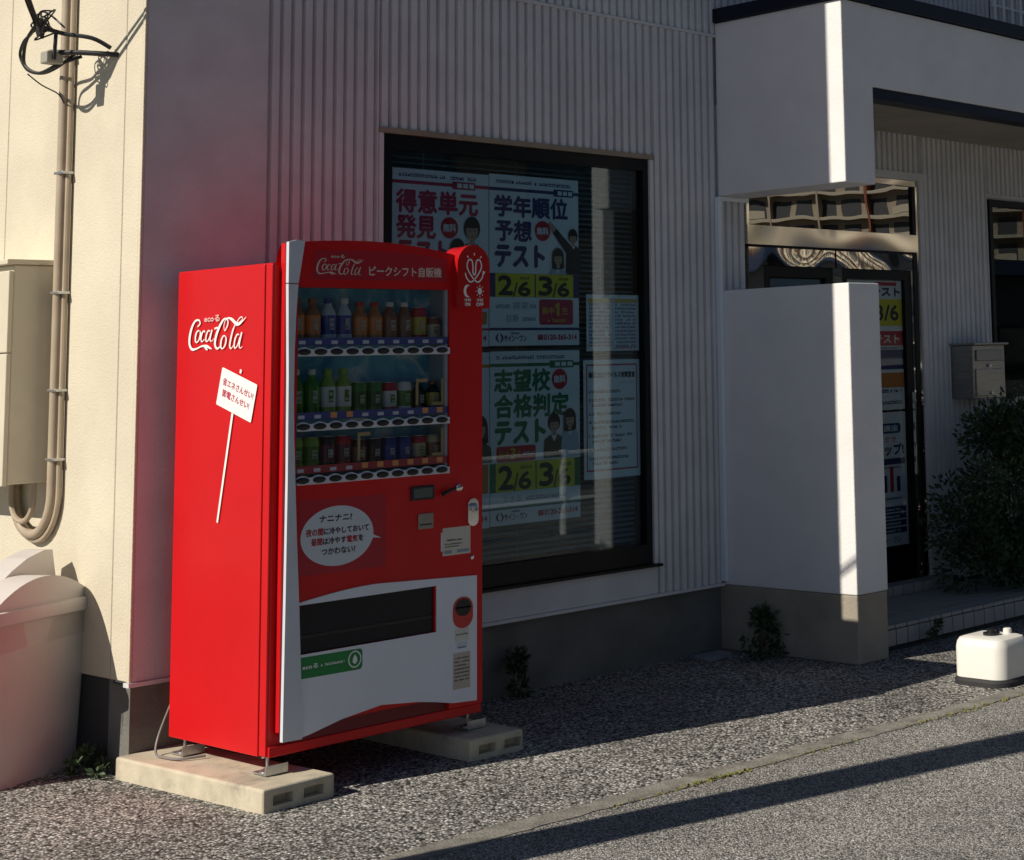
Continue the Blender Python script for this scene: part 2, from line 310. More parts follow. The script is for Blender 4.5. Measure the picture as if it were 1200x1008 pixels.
# flat corner panel, ribbed panels
BB(XC+.012, 0.440, .757, .787, .350, 3.293, .002).build('corner_panel', M['siding'], bld)
BB(XC+.012, 0.440, .757, .787, 3.310, TOP, .002).build('corner_panel', M['siding'], bld)
ribs(.446, 1.000, .350, 3.293, bld); ribs(1.000, 2.705, 2.600, 3.293, bld); ribs(2.705, 3.193, .350, 3.293, bld)
BB(1.000, 2.705, .757, .787, .350, .492, .003).build('under_window_panel', M['siding'], bld)
ribs(.446, 11.4, 3.312, TOP, bld) 
ribs(3.200, 3.425, .13, 2.92, bld); ribs(3.445, 5.030, 2.66, 2.92, bld); ribs(5.075, 5.80, .13, 2.92, bld); ribs(5.80, 7.33, 2.58, 2.92, bld); ribs(5.80, 7.33, .13, 1.23, bld); ribs(7.33, 11.4, .13, 2.92, bld)
B(XC+.006, 3.2, .752, .776, 3.294, 3.309).build('seam_strip', M['siding'], bld)
B(3.445, 5.075, .750, .776, 2.612, 2.660).build('entrance_lintel_trim', M['siding'], bld)
B(5.031, 5.075, .751, .776, .13, 2.611).build('entrance_side_trim', M['siding'], bld)
# base flashing and foundation
B(XC-.006, 3.193, .748, .790, .333, .349).build('base_flashing', M['siding'], bld)
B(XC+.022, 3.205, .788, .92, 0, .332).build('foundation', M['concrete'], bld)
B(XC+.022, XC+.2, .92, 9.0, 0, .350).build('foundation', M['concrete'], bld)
# sun-lit side wall: stucco panels with sealant joints
jy = [.757, .905, 1.93, 2.955, 3.98, 5.0, 7.0, 9.0]
for i in range(len(jy)-1):
    BB(XC, XC+.03, jy[i]+(.0035 if i else .019), jy[i+1]-.0035, .352, TOP, .004).build('wall_panel', M['wall'], bld)
    if i: B(XC+.003, XC+.02, jy[i]-.006, jy[i]+.006, .352, TOP).build('sealant_joint', M['caulk'], bld)
BB(XC-.002, XC+.011, .755, .774, .350, TOP, .003).build('corner_trim', M['wall'], bld)

# main window
win = MB().box(1.026, 1.078, .764, .85, .502, 2.572).box(2.640, 2.675, .764, .85, .502, 2.572).box(1.078, 2.640, .764, .85, 2.515, 2.572).box(1.078, 2.640, .764, .85, .502, .600).build('window', M['blackframe'], bld)
win['label'] = 'wide black-framed window full of posters'
B(1.078, 2.640, .789, .795, .600, 2.515).build('pane', M['glass'], win)
B(1.005, 2.715, .728, .775, .488, .501).build('sill', M['blackframe'], win)
B(1.000, 2.705, .748, .776, 2.575, 2.600).build('head_flashing', M['flash'], win)
B(1.001, 1.0235, .752, .776, .502, 2.574).build('jamb_trim', M['siding'], win); B(2.678, 2.704, .752, .776, .502, 2.574).build('jamb_trim', M['siding'], win)
mb = MB(); z = 0.62
while z < 2.50:
    mb.add([(1.09, .835, z), (2.63, .835, z), (2.63, .855, z+.012), (1.09, .855, z+.012)], [(0, 1, 2, 3)]); z += .0262
for x in (1.3, 1.85, 2.4): mb.box(x-.001, x+.001, .833, .834, .6, 2.51)
mb.build('blind_slats', M['blind'], bld, kind='stuff')
B(1.06, 2.66, .875, .880, .6, 2.52).build('dark_room_sheet', M['dark'], bld)  # dark sheet added behind the slats, standing in for the unlit room

# porch: screen wall, canopy
PX0, PX1, PY0 = 3.195, 3.445, -.150
BB(PX0, PX1, PY0, .755, .338, 1.895, .006).build('porch_screen_wall', M['porch'], bld)
BB(PX0+.003, PX1-.003, PY0+.003, .80, 0, .337, .008).build('porch_screen_plinth', M['plinth'], bld)
can = BB(PX0, PX1, PY0, .755, 2.412, 3.372, .006).build('canopy', M['porch'], bld)
BB(PX1-.004, 9.6, PY0+.0015, -.02, 2.932, 3.370, .006).build('fascia', M['porch'], can)
B(PX1+.002, 9.6, PY0+.008, -.03, 2.872, 2.930).build('drip_edge', M['navy'], can)
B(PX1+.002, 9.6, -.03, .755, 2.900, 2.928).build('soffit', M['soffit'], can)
B(PX0-.02, 9.62, PY0-.02, .752, 3.374, 3.450).build('coping', M['navy'], can)
B(9.35, 9.6, PY0+.003, .755, 0, 2.87).build('porch_end_wall', M['porch'], bld)
B(3.166, 3.193, .725, .752, .36, 2.405).build('corner_trim', M['steeltrim'], bld)
B(3.1935, 3.425, .738, .756, 2.385, 2.409).build('corner_trim', M['steeltrim'], bld)

# entrance
ent = MB().box(3.427, 5.030, .768, .80, 2.575, 2.610).box(3.432, 3.452, .762, .80, 2.268, 2.574).box(5.000, 5.029, .762, .80, .135, 2.574).build('entrance', M['steelflat'], bld)
B(3.455, 4.965, .776, .782, 2.270, 2.573).build('transom_pane', M['transom'], ent)
B(4.966, 4.999, .762, .80, 2.150, 2.573).build('frame_post', M['blackframe'], ent)
B(3.432, 4.998, .758, .80, 2.160, 2.268).build('steel_beam', M['steelflat'], ent)
B(3.440, 4.997, .764, .80, 2.146, 2.158).build('black_strip', M['blackframe'], ent)  # thin black strip between beam and header
B(3.450, 4.200, .768, .80, 2.045, 2.145).build('steel_header', M['steel'], ent); B(4.215, 4.960, .768, .80, 2.045, 2.145).build('steel_header', M['steel'], ent)
B(3.450, 3.570, .769, .80, .135, 2.044).build('steel_jamb', M['steel'], ent); B(4.180, 4.262, .769, .80, .135, 2.044).build('steel_jamb', M['steel'], ent)
B(4.940, 4.962, .769, .80, .135, 2.044).build('steel_jamb', M['steel'], ent); B(4.963, 4.998, .763, .80, .135, 2.145).build('frame_post', M['blackframe'], ent)
for x0, x1 in ((3.572, 4.178), (4.264, 4.938)):
    d = MB().box(x0, x0+.055, .778, .83, .14, 2.042).box(x1-.055, x1, .778, .83, .14, 2.042).box(x0+.055, x1-.055, .778, .83, 1.985, 2.042).box(x0+.055, x1-.055, .778, .83, .14, .30).build('door', M['blackframe'], ent)
    B(x0+.055, x1-.055, .793, .799, .30, 1.985).build('pane', M['doorglass'], d)
    BB(x1-.045, x1-.030, .735, .755, .8, 1.3, .003).build('handle', M['chrome'], d)
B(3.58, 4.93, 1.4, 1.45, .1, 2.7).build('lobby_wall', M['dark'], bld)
# right window and upper grille window
w2 = MB().box(5.822, 5.86, .764, .85, 1.252, 2.543).box(7.26, 7.298, .764, .85, 1.252, 2.543).box(5.86, 7.26, .764, .85, 2.50, 2.543).box(5.86, 7.26, .764, .85, 1.252, 1.30).box(6.54, 6.58, .764, .85, 1.30, 2.50).build('window', M['blackframe'], bld)
B(5.86, 7.26, .789, .795, 1.30, 2.50).build('pane', M['glass'], w2); B(5.80, 7.32, .73, .775, 1.236, 1.250).build('sill', M['blackframe'], w2)
w3 = MB().box(5.892, 5.925, .764, .85, 3.46, 4.348).box(6.715, 6.748, .764, .85, 3.46, 4.348).box(5.925, 6.715, .764, .85, 4.315, 4.348).build('window', M['blackframe'], bld)
B(5.925, 6.715, .789, .795, 3.46, 4.315).build('pane', M['glass'], w3)
mb = MB()
for i in range(9): mb.box(5.89+i*.105, 5.905+i*.105, .70, .712, 3.5, 4.4)
for z in (3.62, 3.74, 3.86, 3.98, 4.2): mb.box(5.88, 6.76, .713, .725, z, z+.014)
mb.build('window_grille', M['white'], w3, kind='stuff')

# ------------------------------------------------------------------ tiled porch step
stp = struct(B(3.452, 9.3, -.022, .75, -.02, .118).build('porch_step', M['grout']))
t0 = None
def tile_at(proto, dx): return child_copy(proto, stp, dx)
pitch = .1005
top = BB(3.454, 3.454+.0925, -.028, .0645, .110, .129, .0025).build('tile', M['tile'], stp)
fr = BB(3.454, 3.454+.0925, -.034, -.018, .026, .106, .0025).build('tile', M['tile'], stp)
for i in range(34):
    for j in range(8):
        if (i, j) != (0, 0) and j < 7: tile_at(top, (i*pitch, j*pitch, 0))
    if i: tile_at(fr, (i*pitch, 0, 0))
thr = B(3.46, 5.13, .62, .752, .118, .178).build('threshold', M['grout'], stp)
t2 = BB(3.462, 3.462+.0925, .612, .625, .131, .180, .002).build('tile', M['tile'], thr); t3 = BB(3.462, 3.462+.0925, .616, .745, .176, .186, .002).build('tile', M['tile'], thr)
for i in range(1, 16): child_copy(t2, thr, (i*pitch, 0, 0)); child_copy(t3, thr, (i*pitch, 0, 0))

# ------------------------------------------------------------------ posters behind the window glass
PY = .803
FP = front(PY)
C_ = lambda n, c, r=.5: mat(n, c, r)
ink = dict(red=C_('ink_crimson', (.50, .02, .07)), navy=C_('ink_navy', (.02, .025, .13)), green=C_('ink_green', (.01, .16, .06)), orange=C_('ink_orange', (.62, .20, .03)), yellow=C_('ink_yellow', (.70, .60, .02)), black=C_('ink_black', (.01, .01, .012)),
           pure=C_('ink_bright_red', (.55, .01, .02)), grey=C_('ink_grey', (.25, .32, .38)), skin=C_('ink_skin', (.52, .32, .22)), hair=C_('ink_hair', (.02, .014, .012)), uni=C_('ink_uniform', (.015, .017, .028)), shirt=C_('ink_shirt', (.45, .50, .58)), gold=C_('ink_gold', (.70, .42, .05)), white=M['paper'], olive=C_('ink_vest', (.10, .08, .05)), teal=C_('ink_teal', (.02, .18, .16)))
def student(pl, parent, cx, cz, s, body, lift, long_hair=True, bodyw=1.0, low=None):
    """printed half-length figure: clothing, neck, hair, face"""
    bz = low if low is not None else cz-2.6*s
    flat('printed_clothing', pl, [(cx-1.25*s*bodyw, bz), (cx+1.25*s*bodyw, bz), (cx+1.1*s*bodyw, cz-1.5*s), (cx+.45*s, cz-1.05*s), (cx-.45*s, cz-1.05*s), (cx-1.1*s*bodyw, cz-1.5*s)], body, parent, lift)
    flat('printed_collar', pl, [(cx-.4*s, cz-1.08*s), (cx, cz-1.75*s), (cx+.4*s, cz-1.08*s)], ink['white'], parent, lift+.3)
    h = ell(cx, cz+.12*s, .78*s, .92*s, 18)
    if long_hair: h = arc(cx, cz+.1*s, .8*s, .95*s, 0, 180, 10)+[(cx-.82*s, cz-1.15*s), (cx-.45*s, cz-1.3*s), (cx+.5*s, cz-1.25*s), (cx+.85*s, cz-1.1*s)]
    flat('printed_hair', pl, h, ink['hair'], parent, lift+.6)
    flat('printed_neck', pl, [(cx-.2*s, cz-.6*s), (cx+.2*s, cz-.6*s), (cx+.24*s, cz-1.15*s), (cx-.24*s, cz-1.15*s)], ink['skin'], parent, lift+.9)
    flat('printed_face', pl, ell(cx, cz-.12*s, .56*s, .72*s, 18), ink['skin'], parent, lift+1.2)
    flat('printed_fringe', pl, arc(cx, cz+.05*s, .60*s, .62*s, 10, 170, 8)+[(cx-.5*s, cz+.12*s), (cx+.5*s, cz+.14*s)], ink['hair'], parent, lift+1.5)
    mb = MB()
    for q in ([(cx-.30*s, cz-.06*s), (cx-.12*s, cz-.06*s), (cx-.12*s, cz-.12*s), (cx-.30*s, cz-.12*s)], [(cx+.12*s, cz-.06*s), (cx+.30*s, cz-.06*s), (cx+.30*s, cz-.12*s), (cx+.12*s, cz-.12*s)], [(cx-.16*s, cz-.5*s), (cx+.16*s, cz-.5*s), (cx+.1*s, cz-.56*s), (cx-.1*s, cz-.56*s)]):
        mb.add([pl.p(a, b, (lift+1.8)*STEP) for a, b in q], [(0, 1, 2, 3)])
    mb.build('printed_features', ink['hair'], parent, kind='stuff')
def dates(pl, p, x0, x1, z0, z1, bar):
    rect('date_band', pl, x0-.035, x1+.038, z0-.001, z1+.001, bar, p, 1)
    xm = (x0+x1)/2
    for q0, q1, dgt in ((x0, xm-.004, '2'), (xm+.004, x1, '3')):
        rect('date_panel', pl, q0, q1, z0, z1, ink['yellow'], p, 2); ww = q1-q0; h = z1-z0
        text('date_digit', pl, dgt, q0+.08*ww, q0+.42*ww, z0+.10*h, z0+.88*h, ink['black'], p, .005, 3)
        text('date_slash', pl, '/', q0+.44*ww, q0+.56*ww, z0+.02*h, z0+.62*h, ink['black'], p, .001, 3)
        text('date_digit', pl, '6', q0+.58*ww, q0+.88*ww, z0+.06*h, z0+.64*h, ink['black'], p, .004, 3)
        scribble('small_print', pl, [(q0+.62*ww, q0+.90*ww, z0+.76*h, .12*h)], ink['black'], p, 3, 5)
def company(pl, p, x, z, phone_x0, phone_x1):
    ribbon(pl, [[(x-.004, z-.02, .004), (x-.018, z, .013), (x-.006, z+.022, .003)], [(x+.006, z-.024, .003), (x+.018, z, .013), (x+.004, z+.02, .004)]], ink['navy'], 'company_mark', p, 2)
    text('company_name', pl, 'サイン・ワン', x+.028, x+.165, z-.018, z+.012, ink['navy'], p, .0012, 2)
    scribble('small_print', pl, [(x+.07, x+.12, z+.018, .010)], ink['navy'], p, 2, 9)
    rect('phone_badge', pl, phone_x0, phone_x0+.034, z-.012, z+.014, ink['red'], p, 2)
    text('phone_number', pl, '0120-365-314', phone_x0+.040, phone_x1, z-.011, z+.014, ink['red'], p, .0016, 2)
def poster(label, x0, x1, z0, z1, group=None, y=PY, name='poster'):
    p = B(x0, x1, y, y+.0012, z0, z1).build(name, M['paper']); tag(p, label, 'poster', group); return p
def band(pl, p, x0, x1, z, c, tag_x0, tag_x1):
    rect('header_bar', pl, x0, x1, z-.008, z+.008, c, p, 1); flat('header_tag', pl, rrect(tag_x0, tag_x1, z-.018, z+.018, .006), c, p, 2)
    mb = MB(); ww = (tag_x1-tag_x0)
    for i in range(3): mb.add([FP.p(tag_x0+ww*(.22+.26*i), z-.010, 3*STEP), FP.p(tag_x0+ww*(.42+.26*i), z-.010, 3*STEP), FP.p(tag_x0+ww*(.42+.26*i), z+.010, 3*STEP), FP.p(tag_x0+ww*(.22+.26*i), z+.010, 3*STEP)], [(0, 1, 2, 3)])
    mb.build('header_tag_boxes', ink['white'], p, kind='stuff')
def free(pl, p, cx, cz, r=.050):
    flat('free_badge', pl, ell(cx, cz, r, r), ink['pure'], p, 3); text('free_text', pl, '無料', cx-.036, cx+.036, cz-.018, cz+.018, ink['white'], p, .0016, 4)

p = poster('crimson-lettered test poster with two students, half hidden behind the vending machine top', 1.100, 1.656, 1.612, 2.428)
scribble('small_print', FP, [(1.14, 1.40, 2.392, .018), (1.43, 1.58, 2.392, .018)], ink['navy'], p, 1, 2)
band(FP, p, 1.100, 1.656, 2.366, ink['red'], 1.44, 1.575)
text('headline', FP, '得意単元', 1.128, 1.588, 2.228, 2.332, ink['red'], p, .0045); text('headline', FP, '発見', 1.130, 1.345, 2.112, 2.214, ink['red'], p, .0045); text('headline', FP, 'テスト', 1.135, 1.42, 2.000, 2.098, ink['red'], p, .006)
free(FP, p, 1.425, 2.165)
student(FP, p, 1.555, 2.16, .062, ink['uni'], 5, False, 1, 1.93); student(FP, p, 1.470, 2.06, .055, ink['uni'], 9, True, 1, 1.90)
dates(FP, p, 1.135, 1.615, 1.846, 1.958, ink['red']); rect('footer_bar', FP, 1.100, 1.656, 1.687, 1.698, ink['red'], p, 1); company(FP, p, 1.15, 1.650, 1.39, 1.64)
flat('printed_label', FP, rrect(1.57, 1.645, 1.715, 1.775, .01), ink['orange'], p, 2)

p = poster('navy-lettered ranking test poster with a pointing teacher, above the green-lettered poster', 1.660, 2.224, 1.614, 2.437)
scribble('small_print', FP, [(1.70, 1.92, 2.396, .018), (1.94, 2.17, 2.396, .018)], ink['navy'], p, 1, 3)
band(FP, p, 1.660, 2.224, 2.366, ink['navy'], 2.06, 2.19)
text('headline', FP, '学年順位', 1.692, 2.150, 2.236, 2.336, ink['navy'], p, .0045); text('headline', FP, '予想', 1.697, 1.918, 2.118, 2.216, ink['navy'], p, .0045); text('headline', FP, 'テスト', 1.697, 1.998, 1.994, 2.096, ink['navy'], p, .007)
free(FP, p, 1.989, 2.173)
student(FP, p, 2.185, 2.15, .040, ink['uni'], 5, False, 1.0, 1.962); student(FP, p, 2.085, 2.045, .046, ink['shirt'], 9, True, 1.0, 1.962)
flat('printed_arm', FP, [(2.20, 2.08), (2.145, 2.06), (2.055, 2.165), (2.075, 2.19)], ink['uni'], p, 8); flat('printed_hand', FP, [(2.055, 2.165), (2.075, 2.19), (2.035, 2.225), (2.022, 2.21)], ink['skin'], p, 9)
dates(FP, p, 1.696, 2.186, 1.848, 1.960, ink['navy'])
text('slogan', FP, '将来', 1.80, 1.90, 1.785, 1.825, ink['grey'], p, 0, 2); text('slogan', FP, '診断', 1.76, 1.84, 1.725, 1.765, ink['grey'], p, 0, 2)
scribble('small_print', FP, [(1.70, 1.78, 1.793, .022), (1.91, 1.945, 1.793, .022), (1.86, 1.94, 1.733, .022)], ink['grey'], p, 2, 4)
flat('grade_badge', FP, rrect(1.966, 2.184, 1.714, 1.838, .014), ink['red'], p, 2); text('grade_text', FP, '新中', 1.985, 2.06, 1.765, 1.80, ink['gold'], p, .001, 3); flat('grade_text', FP, [(2.078, 1.757), (2.094, 1.757), (2.094, 1.822), (2.084, 1.822), (2.066, 1.810), (2.066, 1.797), (2.078, 1.803)], ink['gold'], p, 3); text('grade_text', FP, '生', 2.112, 2.15, 1.765, 1.80, ink['gold'], p, .001, 3)
scribble('small_print', FP, [(2.02, 2.13, 1.728, .018)], ink['gold'], p, 3, 6)
rect('footer_bar', FP, 1.660, 2.224, 1.687, 1.700, ink['navy'], p, 1); company(FP, p, 1.72, 1.652, 1.956, 2.206)

p = poster('green-lettered exam poster with two pupils and yellow dates, right of the orange one', 1.664, 2.224, .773, 1.588)
scribble('small_print', FP, [(1.70, 1.93, 1.550, .018), (1.95, 2.13, 1.550, .018)], ink['navy'], p, 1, 7)
band(FP, p, 1.664, 2.224, 1.522, ink['green'], 2.03, 2.185)
text('headline', FP, '志望校', 1.690, 2.030, 1.396, 1.500, ink['green'], p, .0045); text('headline', FP, '合格判定', 1.690, 2.150, 1.274, 1.380, ink['green'], p, .0045); text('headline', FP, 'テスト', 1.695, 1.998, 1.152, 1.256, ink['green'], p, .007)
free(FP, p, 2.093, 1.449)
student(FP, p, 2.055, 1.235, .050, ink['olive'], 5, False, 1.1, 1.07); student(FP, p, 2.155, 1.255, .048, ink['shirt'], 9, True, 1.0, 1.07)
flat('grade_badge', FP, rrect(1.700, 1.940, 1.066, 1.140, .012), ink['pure'], p, 2); text('grade_text', FP, '3', 1.785, 1.815, 1.082, 1.128, ink['gold'], p, .003, 3); text('grade_text', FP, '新中', 1.715, 1.775, 1.088, 1.118, ink['gold'], p, .0, 3); text('grade_text', FP, '生', 1.825, 1.85, 1.088, 1.118, ink['gold'], p, 0, 3); scribble('small_print', FP, [(1.86, 1.93, 1.095, .016)], ink['white'], p, 3, 8)
dates(FP, p, 1.696, 2.186, .928, 1.062, ink['green'])
text('slogan', FP, 'できる', 1.735, 1.85, .878, .908, ink['grey'], p, 0, 2); scribble('small_print', FP, [(1.88, 2.15, .882, .022)], ink['grey'], p, 2, 4)
rect('footer_bar', FP, 1.664, 2.224, .846, .860, ink['teal'], p, 1); company(FP, p, 1.72, .812, 1.953, 2.204)

p = poster('orange-trimmed poster mostly hidden behind the vending machine, lower left of the window', 1.100, 1.660, .770, 1.584)
scribble('small_print', FP, [(1.14, 1.60, 1.548, .018)], ink['navy'], p, 1, 12)
band(FP, p, 1.100, 1.660, 1.520, ink['orange'], 1.46, 1.60)
student(FP, p, 1.60, 1.23, .060, ink['olive'], 5, True, 1.0, 1.07)
dates(FP, p, 1.14, 1.615, .930, 1.062, ink['orange']); rect('footer_bar', FP, 1.100, 1.660, .846, .860, ink['teal'], p, 1); company(FP, p, 1.15, .812, 1.40, 1.645)

p = poster('small two-column timetable sheet with yellow headings above the red-bordered notice', 2.273, 2.634, 1.582, 1.866)
p['category'] = 'sheet'
for k, (q0, q1) in enumerate(((2.285, 2.445), (2.462, 2.622))):
    rect('yellow_heading', FP, q0, q1, 1.826, 1.846, ink['gold'], p, 1)
    scribble('small_print', FP, [(q0+.005, q1-.01, 1.81-.019*i, .014) for i in range(11 if k == 0 else 12)], ink['navy'], p, 1, 20+k)
scribble('red_print', FP, [(2.285, 2.44, 1.605, .011), (2.465, 2.61, 1.592, .011)], ink['red'], p, 1, 23)
rect('column_rule', FP, 2.452, 2.454, 1.59, 1.86, ink['navy'], p, 1)

p = poster('tall white notice with a thin crimson border and a list of rules', 2.250, 2.634, .947, 1.538)
p['category'] = 'notice'
mb = MB()
for x0, x1, z0, z1 in ((2.268, 2.616, 1.508, 1.516), (2.268, 2.616, .985, .993), (2.268, 2.275, .993, 1.508), (2.609, 2.616, .993, 1.508)):
    mb.add([FP.p(x0, z0, STEP), FP.p(x1, z0, STEP), FP.p(x1, z1, STEP), FP.p(x0, z1, STEP)], [(0, 1, 2, 3)])
mb.build('border_line', ink['red'], p)
text('title', FP, '新型コロナウイルス対策宣言', 2.285, 2.600, 1.448, 1.476, ink['black'], p, .0018, 1)
text('company_name', FP, 'サイン・ワン', 2.50, 2.585, 1.412, 1.428, ink['navy'], p, 0, 1)
rows = []; zz = 1.372
for n, ln in ((1, .20), (2, .29), (1, .19), (2, .28), (2, .27), (1, .23), (2, .24)):
    rows.append((2.285, 2.300, zz, .016))
    for k in range(n): rows.append((2.307, 2.307+ln*(1 if k == 0 else .7), zz, .016)); zz -= .026
    zz -= .016
scribble('rule_list', FP, rows, ink['black'], p, 1, 31)

# posters on the entrance door glass
DP = front(.800+.003)
p = poster('tall stack of event flyers on the entrance door, white yellow and red bands', 4.35, 4.880, 1.196, 1.982, y=.803); 
text('headline', DP, '判定テスト', 4.37, 4.860, 1.885, 1.942, ink['navy'], p, .004, 2); rect('headline_bar', DP, 4.62, 4.83, 1.95, 1.972, ink['red'], p, 1)
rect('yellow_band', DP, 4.35, 4.880, 1.704, 1.868, ink['yellow'], p, 1); text('date_digit', DP, '3/6', 4.62, 4.84, 1.74, 1.83, ink['black'], p, .004, 2)
rect('red_band', DP, 4.35, 4.880, 1.584, 1.673, ink['pure'], p, 1); text('headline', DP, 'テスト', 4.60, 4.84, 1.60, 1.65, ink['white'], p, .002, 2)
rect('navy_band', DP, 4.35, 4.880, 1.44, 1.56, ink['navy'], p, 1); rect('orange_band', DP, 4.35, 4.880, 1.33, 1.42, ink['orange'], p, 1)
scribble('small_print', DP, [(4.40, 4.86, 1.565, .014), (4.40, 4.85, 1.30, .024), (4.40, 4.85, 1.23, .024)], ink['navy'], p, 2, 41)
p = poster('blue and white course poster with a bar chart on the lower entrance door', 4.35, 4.879, .385, 1.182, y=.803)
flat('title_pill', DP, rrect(4.40, 4.83, 1.055, 1.115, .025), ink['navy'], p, 1); text('title', DP, '講座', 4.66, 4.80, 1.066, 1.104, ink['white'], p, .001, 2)
text('slogan', DP, 'テストゼミで', 4.42, 4.78, 1.000, 1.034, ink['red'], p, .001, 1); text('slogan', DP, '力アップ!', 4.48, 4.85, .925, .990, ink['navy'], p, .004, 1)
rect('blue_band', DP, 4.37, 4.86, .868, .905, ink['navy'], p, 1)
for i, h in enumerate((.07, .09, .13, .10, .15, .09)): rect('chart_bar', DP, 4.45+i*.065, 4.485+i*.065, .705, .705+h, ink['pure'] if i in (2, 4) else ink['navy'], p, 1)
scribble('small_print', DP, [(4.45, 4.83, .845, .012), (4.5, 4.82, .66, .016)], ink['navy'], p, 1, 44)
for i in range(4): rect('blue_band', DP, 4.37, 4.86, .585-.042*i, .618-.042*i, ink['navy'], p, 1); scribble('small_print', DP, [(4.40, 4.80, .594-.042*i, .016)], ink['white'], p, 2, 50+i)
text('company_name', DP, 'サイン・ワン', 4.55, 4.80, .405, .437, ink['navy'], p, .001, 1)
p = B(3.66, 4.10, .803, .805, 1.62, 1.975).build('reflection_sheet', C_('blue_grey_sheet', (.16, .22, .30))); tag(p, 'plain blue-grey sheet standing in for a reflection in the left entrance door', 'sheet')  # added sheet, its colour imitates a pale reflection in the door glass

# ------------------------------------------------------------------ vending machine
LOGO = [[(0.138, 0.228, 0.0119), (0.185, 0.258, 0.0238), (0.165, 0.291, 0.0208), (0.1, 0.286, 0.0267), (0.043, 0.233, 0.0386), (0.005, 0.15, 0.0445), (0.0, 0.068, 0.0416), (0.048, 0.015, 0.0327), (0.13, 0.018, 0.0208), (0.226, 0.04, 0.0208), (0.311, 0.038, 0.0327), (0.371, 0.02, 0.0238), (0.409, 0.008, 0.0059)], [(0.253, 0.048, 0.0089), (0.301, 0.02, 0.0356), (0.333, 0.0, 0.0089)], [(0.188, 0.183, 0.0148), (0.148, 0.19, 0.0178), (0.113, 0.153, 0.0297), (0.108, 0.095, 0.0267), (0.14, 0.08, 0.0148), (0.18, 0.115, 0.0238), (0.198, 0.165, 0.0267), (0.178, 0.19, 0.0148)], [(0.278, 0.17, 0.0208), (0.261, 0.188, 0.0134), (0.228, 0.165, 0.0267), (0.208, 0.115, 0.0267), (0.226, 0.083, 0.0148), (0.273, 0.105, 0.0119)], [(0.373, 0.178, 0.0134), (0.338, 0.185, 0.0178), (0.306, 0.145, 0.0267), (0.298, 0.095, 0.0238), (0.326, 0.085, 0.0148), (0.366, 0.12, 0.0178), (0.381, 0.16, 0.0148)], [(0.406, 0.193, 0.0267), (0.383, 0.133, 0.0267), (0.376, 0.093, 0.0208), (0.406, 0.085, 0.0104), (0.439, 0.108, 0.0059)], [(0.449, 0.201, 0.0208), (0.506, 0.211, 0.0208)], [(0.627, 0.18, 0.0119), (0.642, 0.18, 0.0134), (0.682, 0.231, 0.0238), (0.682, 0.273, 0.0208), (0.642, 0.291, 0.0178), (0.589, 0.268, 0.0297), (0.521, 0.195, 0.0416), (0.474, 0.113, 0.0445), (0.466, 0.045, 0.0386), (0.506, 0.01, 0.0238), (0.556, 0.03, 0.0148), (0.584, 0.065, 0.0074)], [(0.627, 0.18, 0.0089), (0.617, 0.221, 0.0119), (0.634, 0.266, 0.0119), (0.657, 0.283, 0.0119)], [(0.647, 0.288, 0.0119), (0.704, 0.293, 0.0208), (0.767, 0.273, 0.0386), (0.83, 0.236, 0.0416), (0.88, 0.233, 0.0356), (0.937, 0.256, 0.0208), (1.0, 0.293, 0.0059)], [(0.83, 0.238, 0.0148), (0.872, 0.276, 0.0119), (0.912, 0.296, 0.0119), (0.94, 0.286, 0.0104), (0.92, 0.263, 0.0089), (0.88, 0.246, 0.0074)], [(0.649, 0.125, 0.0148), (0.607, 0.125, 0.0178), (0.574, 0.08, 0.0297), (0.571, 0.025, 0.0267), (0.602, 0.008, 0.0148), (0.644, 0.04, 0.0238), (0.662, 0.095, 0.0267), (0.644, 0.125, 0.0148)], [(0.812, 0.226, 0.0148), (0.774, 0.17, 0.0267), (0.742, 0.093, 0.0297), (0.727, 0.033, 0.0267), (0.749, 0.005, 0.0148), (0.792, 0.035, 0.0074)], [(0.887, 0.13, 0.0134), (0.852, 0.133, 0.0178), (0.815, 0.085, 0.0267), (0.805, 0.025, 0.0238), (0.83, 0.008, 0.0148), (0.875, 0.05, 0.0178), (0.897, 0.105, 0.0148)], [(0.932, 0.153, 0.0267), (0.905, 0.083, 0.0267), (0.892, 0.023, 0.0208), (0.917, 0.005, 0.0104), (0.945, 0.02, 0.0059)]]
vm = thing('vending_machine', 'tall red drinks vending machine with a glass display and white lower panel', 'vending machine', (.48, .33, .145))
Z0, ZT, YD = .145, 1.915, -.030
cab = MB().box(.0125, .060, .0, .655, Z0, 1.912).box(.805, .9525, 0, .655, Z0, 1.912).box(.060, .805, .230, .655, Z0, 1.912).box(.060, .805, 0, .230, 1.840, 1.912).box(.060, .805, 0, .230, Z0, 1.095)
cab.build('cabinet', M['red'], vm)
BB(0, .012, .047, .660, Z0, ZT, .003).build('side_panel', M['red'], vm)
BB(.002, .0122, -.001, .042, Z0+.004, ZT-.001, .003).build('side_panel', M['red'], vm)
BB(.953, .965, .0, .660, Z0, ZT, .003).build('side_panel', M['red'], vm)
BB(.004, .962, .004, .658, 1.9125, 1.918, .002).build('top_panel', M['red'], vm)
BB(.010, .962, -.012, .0, Z0, .182, .004).build('base_rail', M['red'], vm)
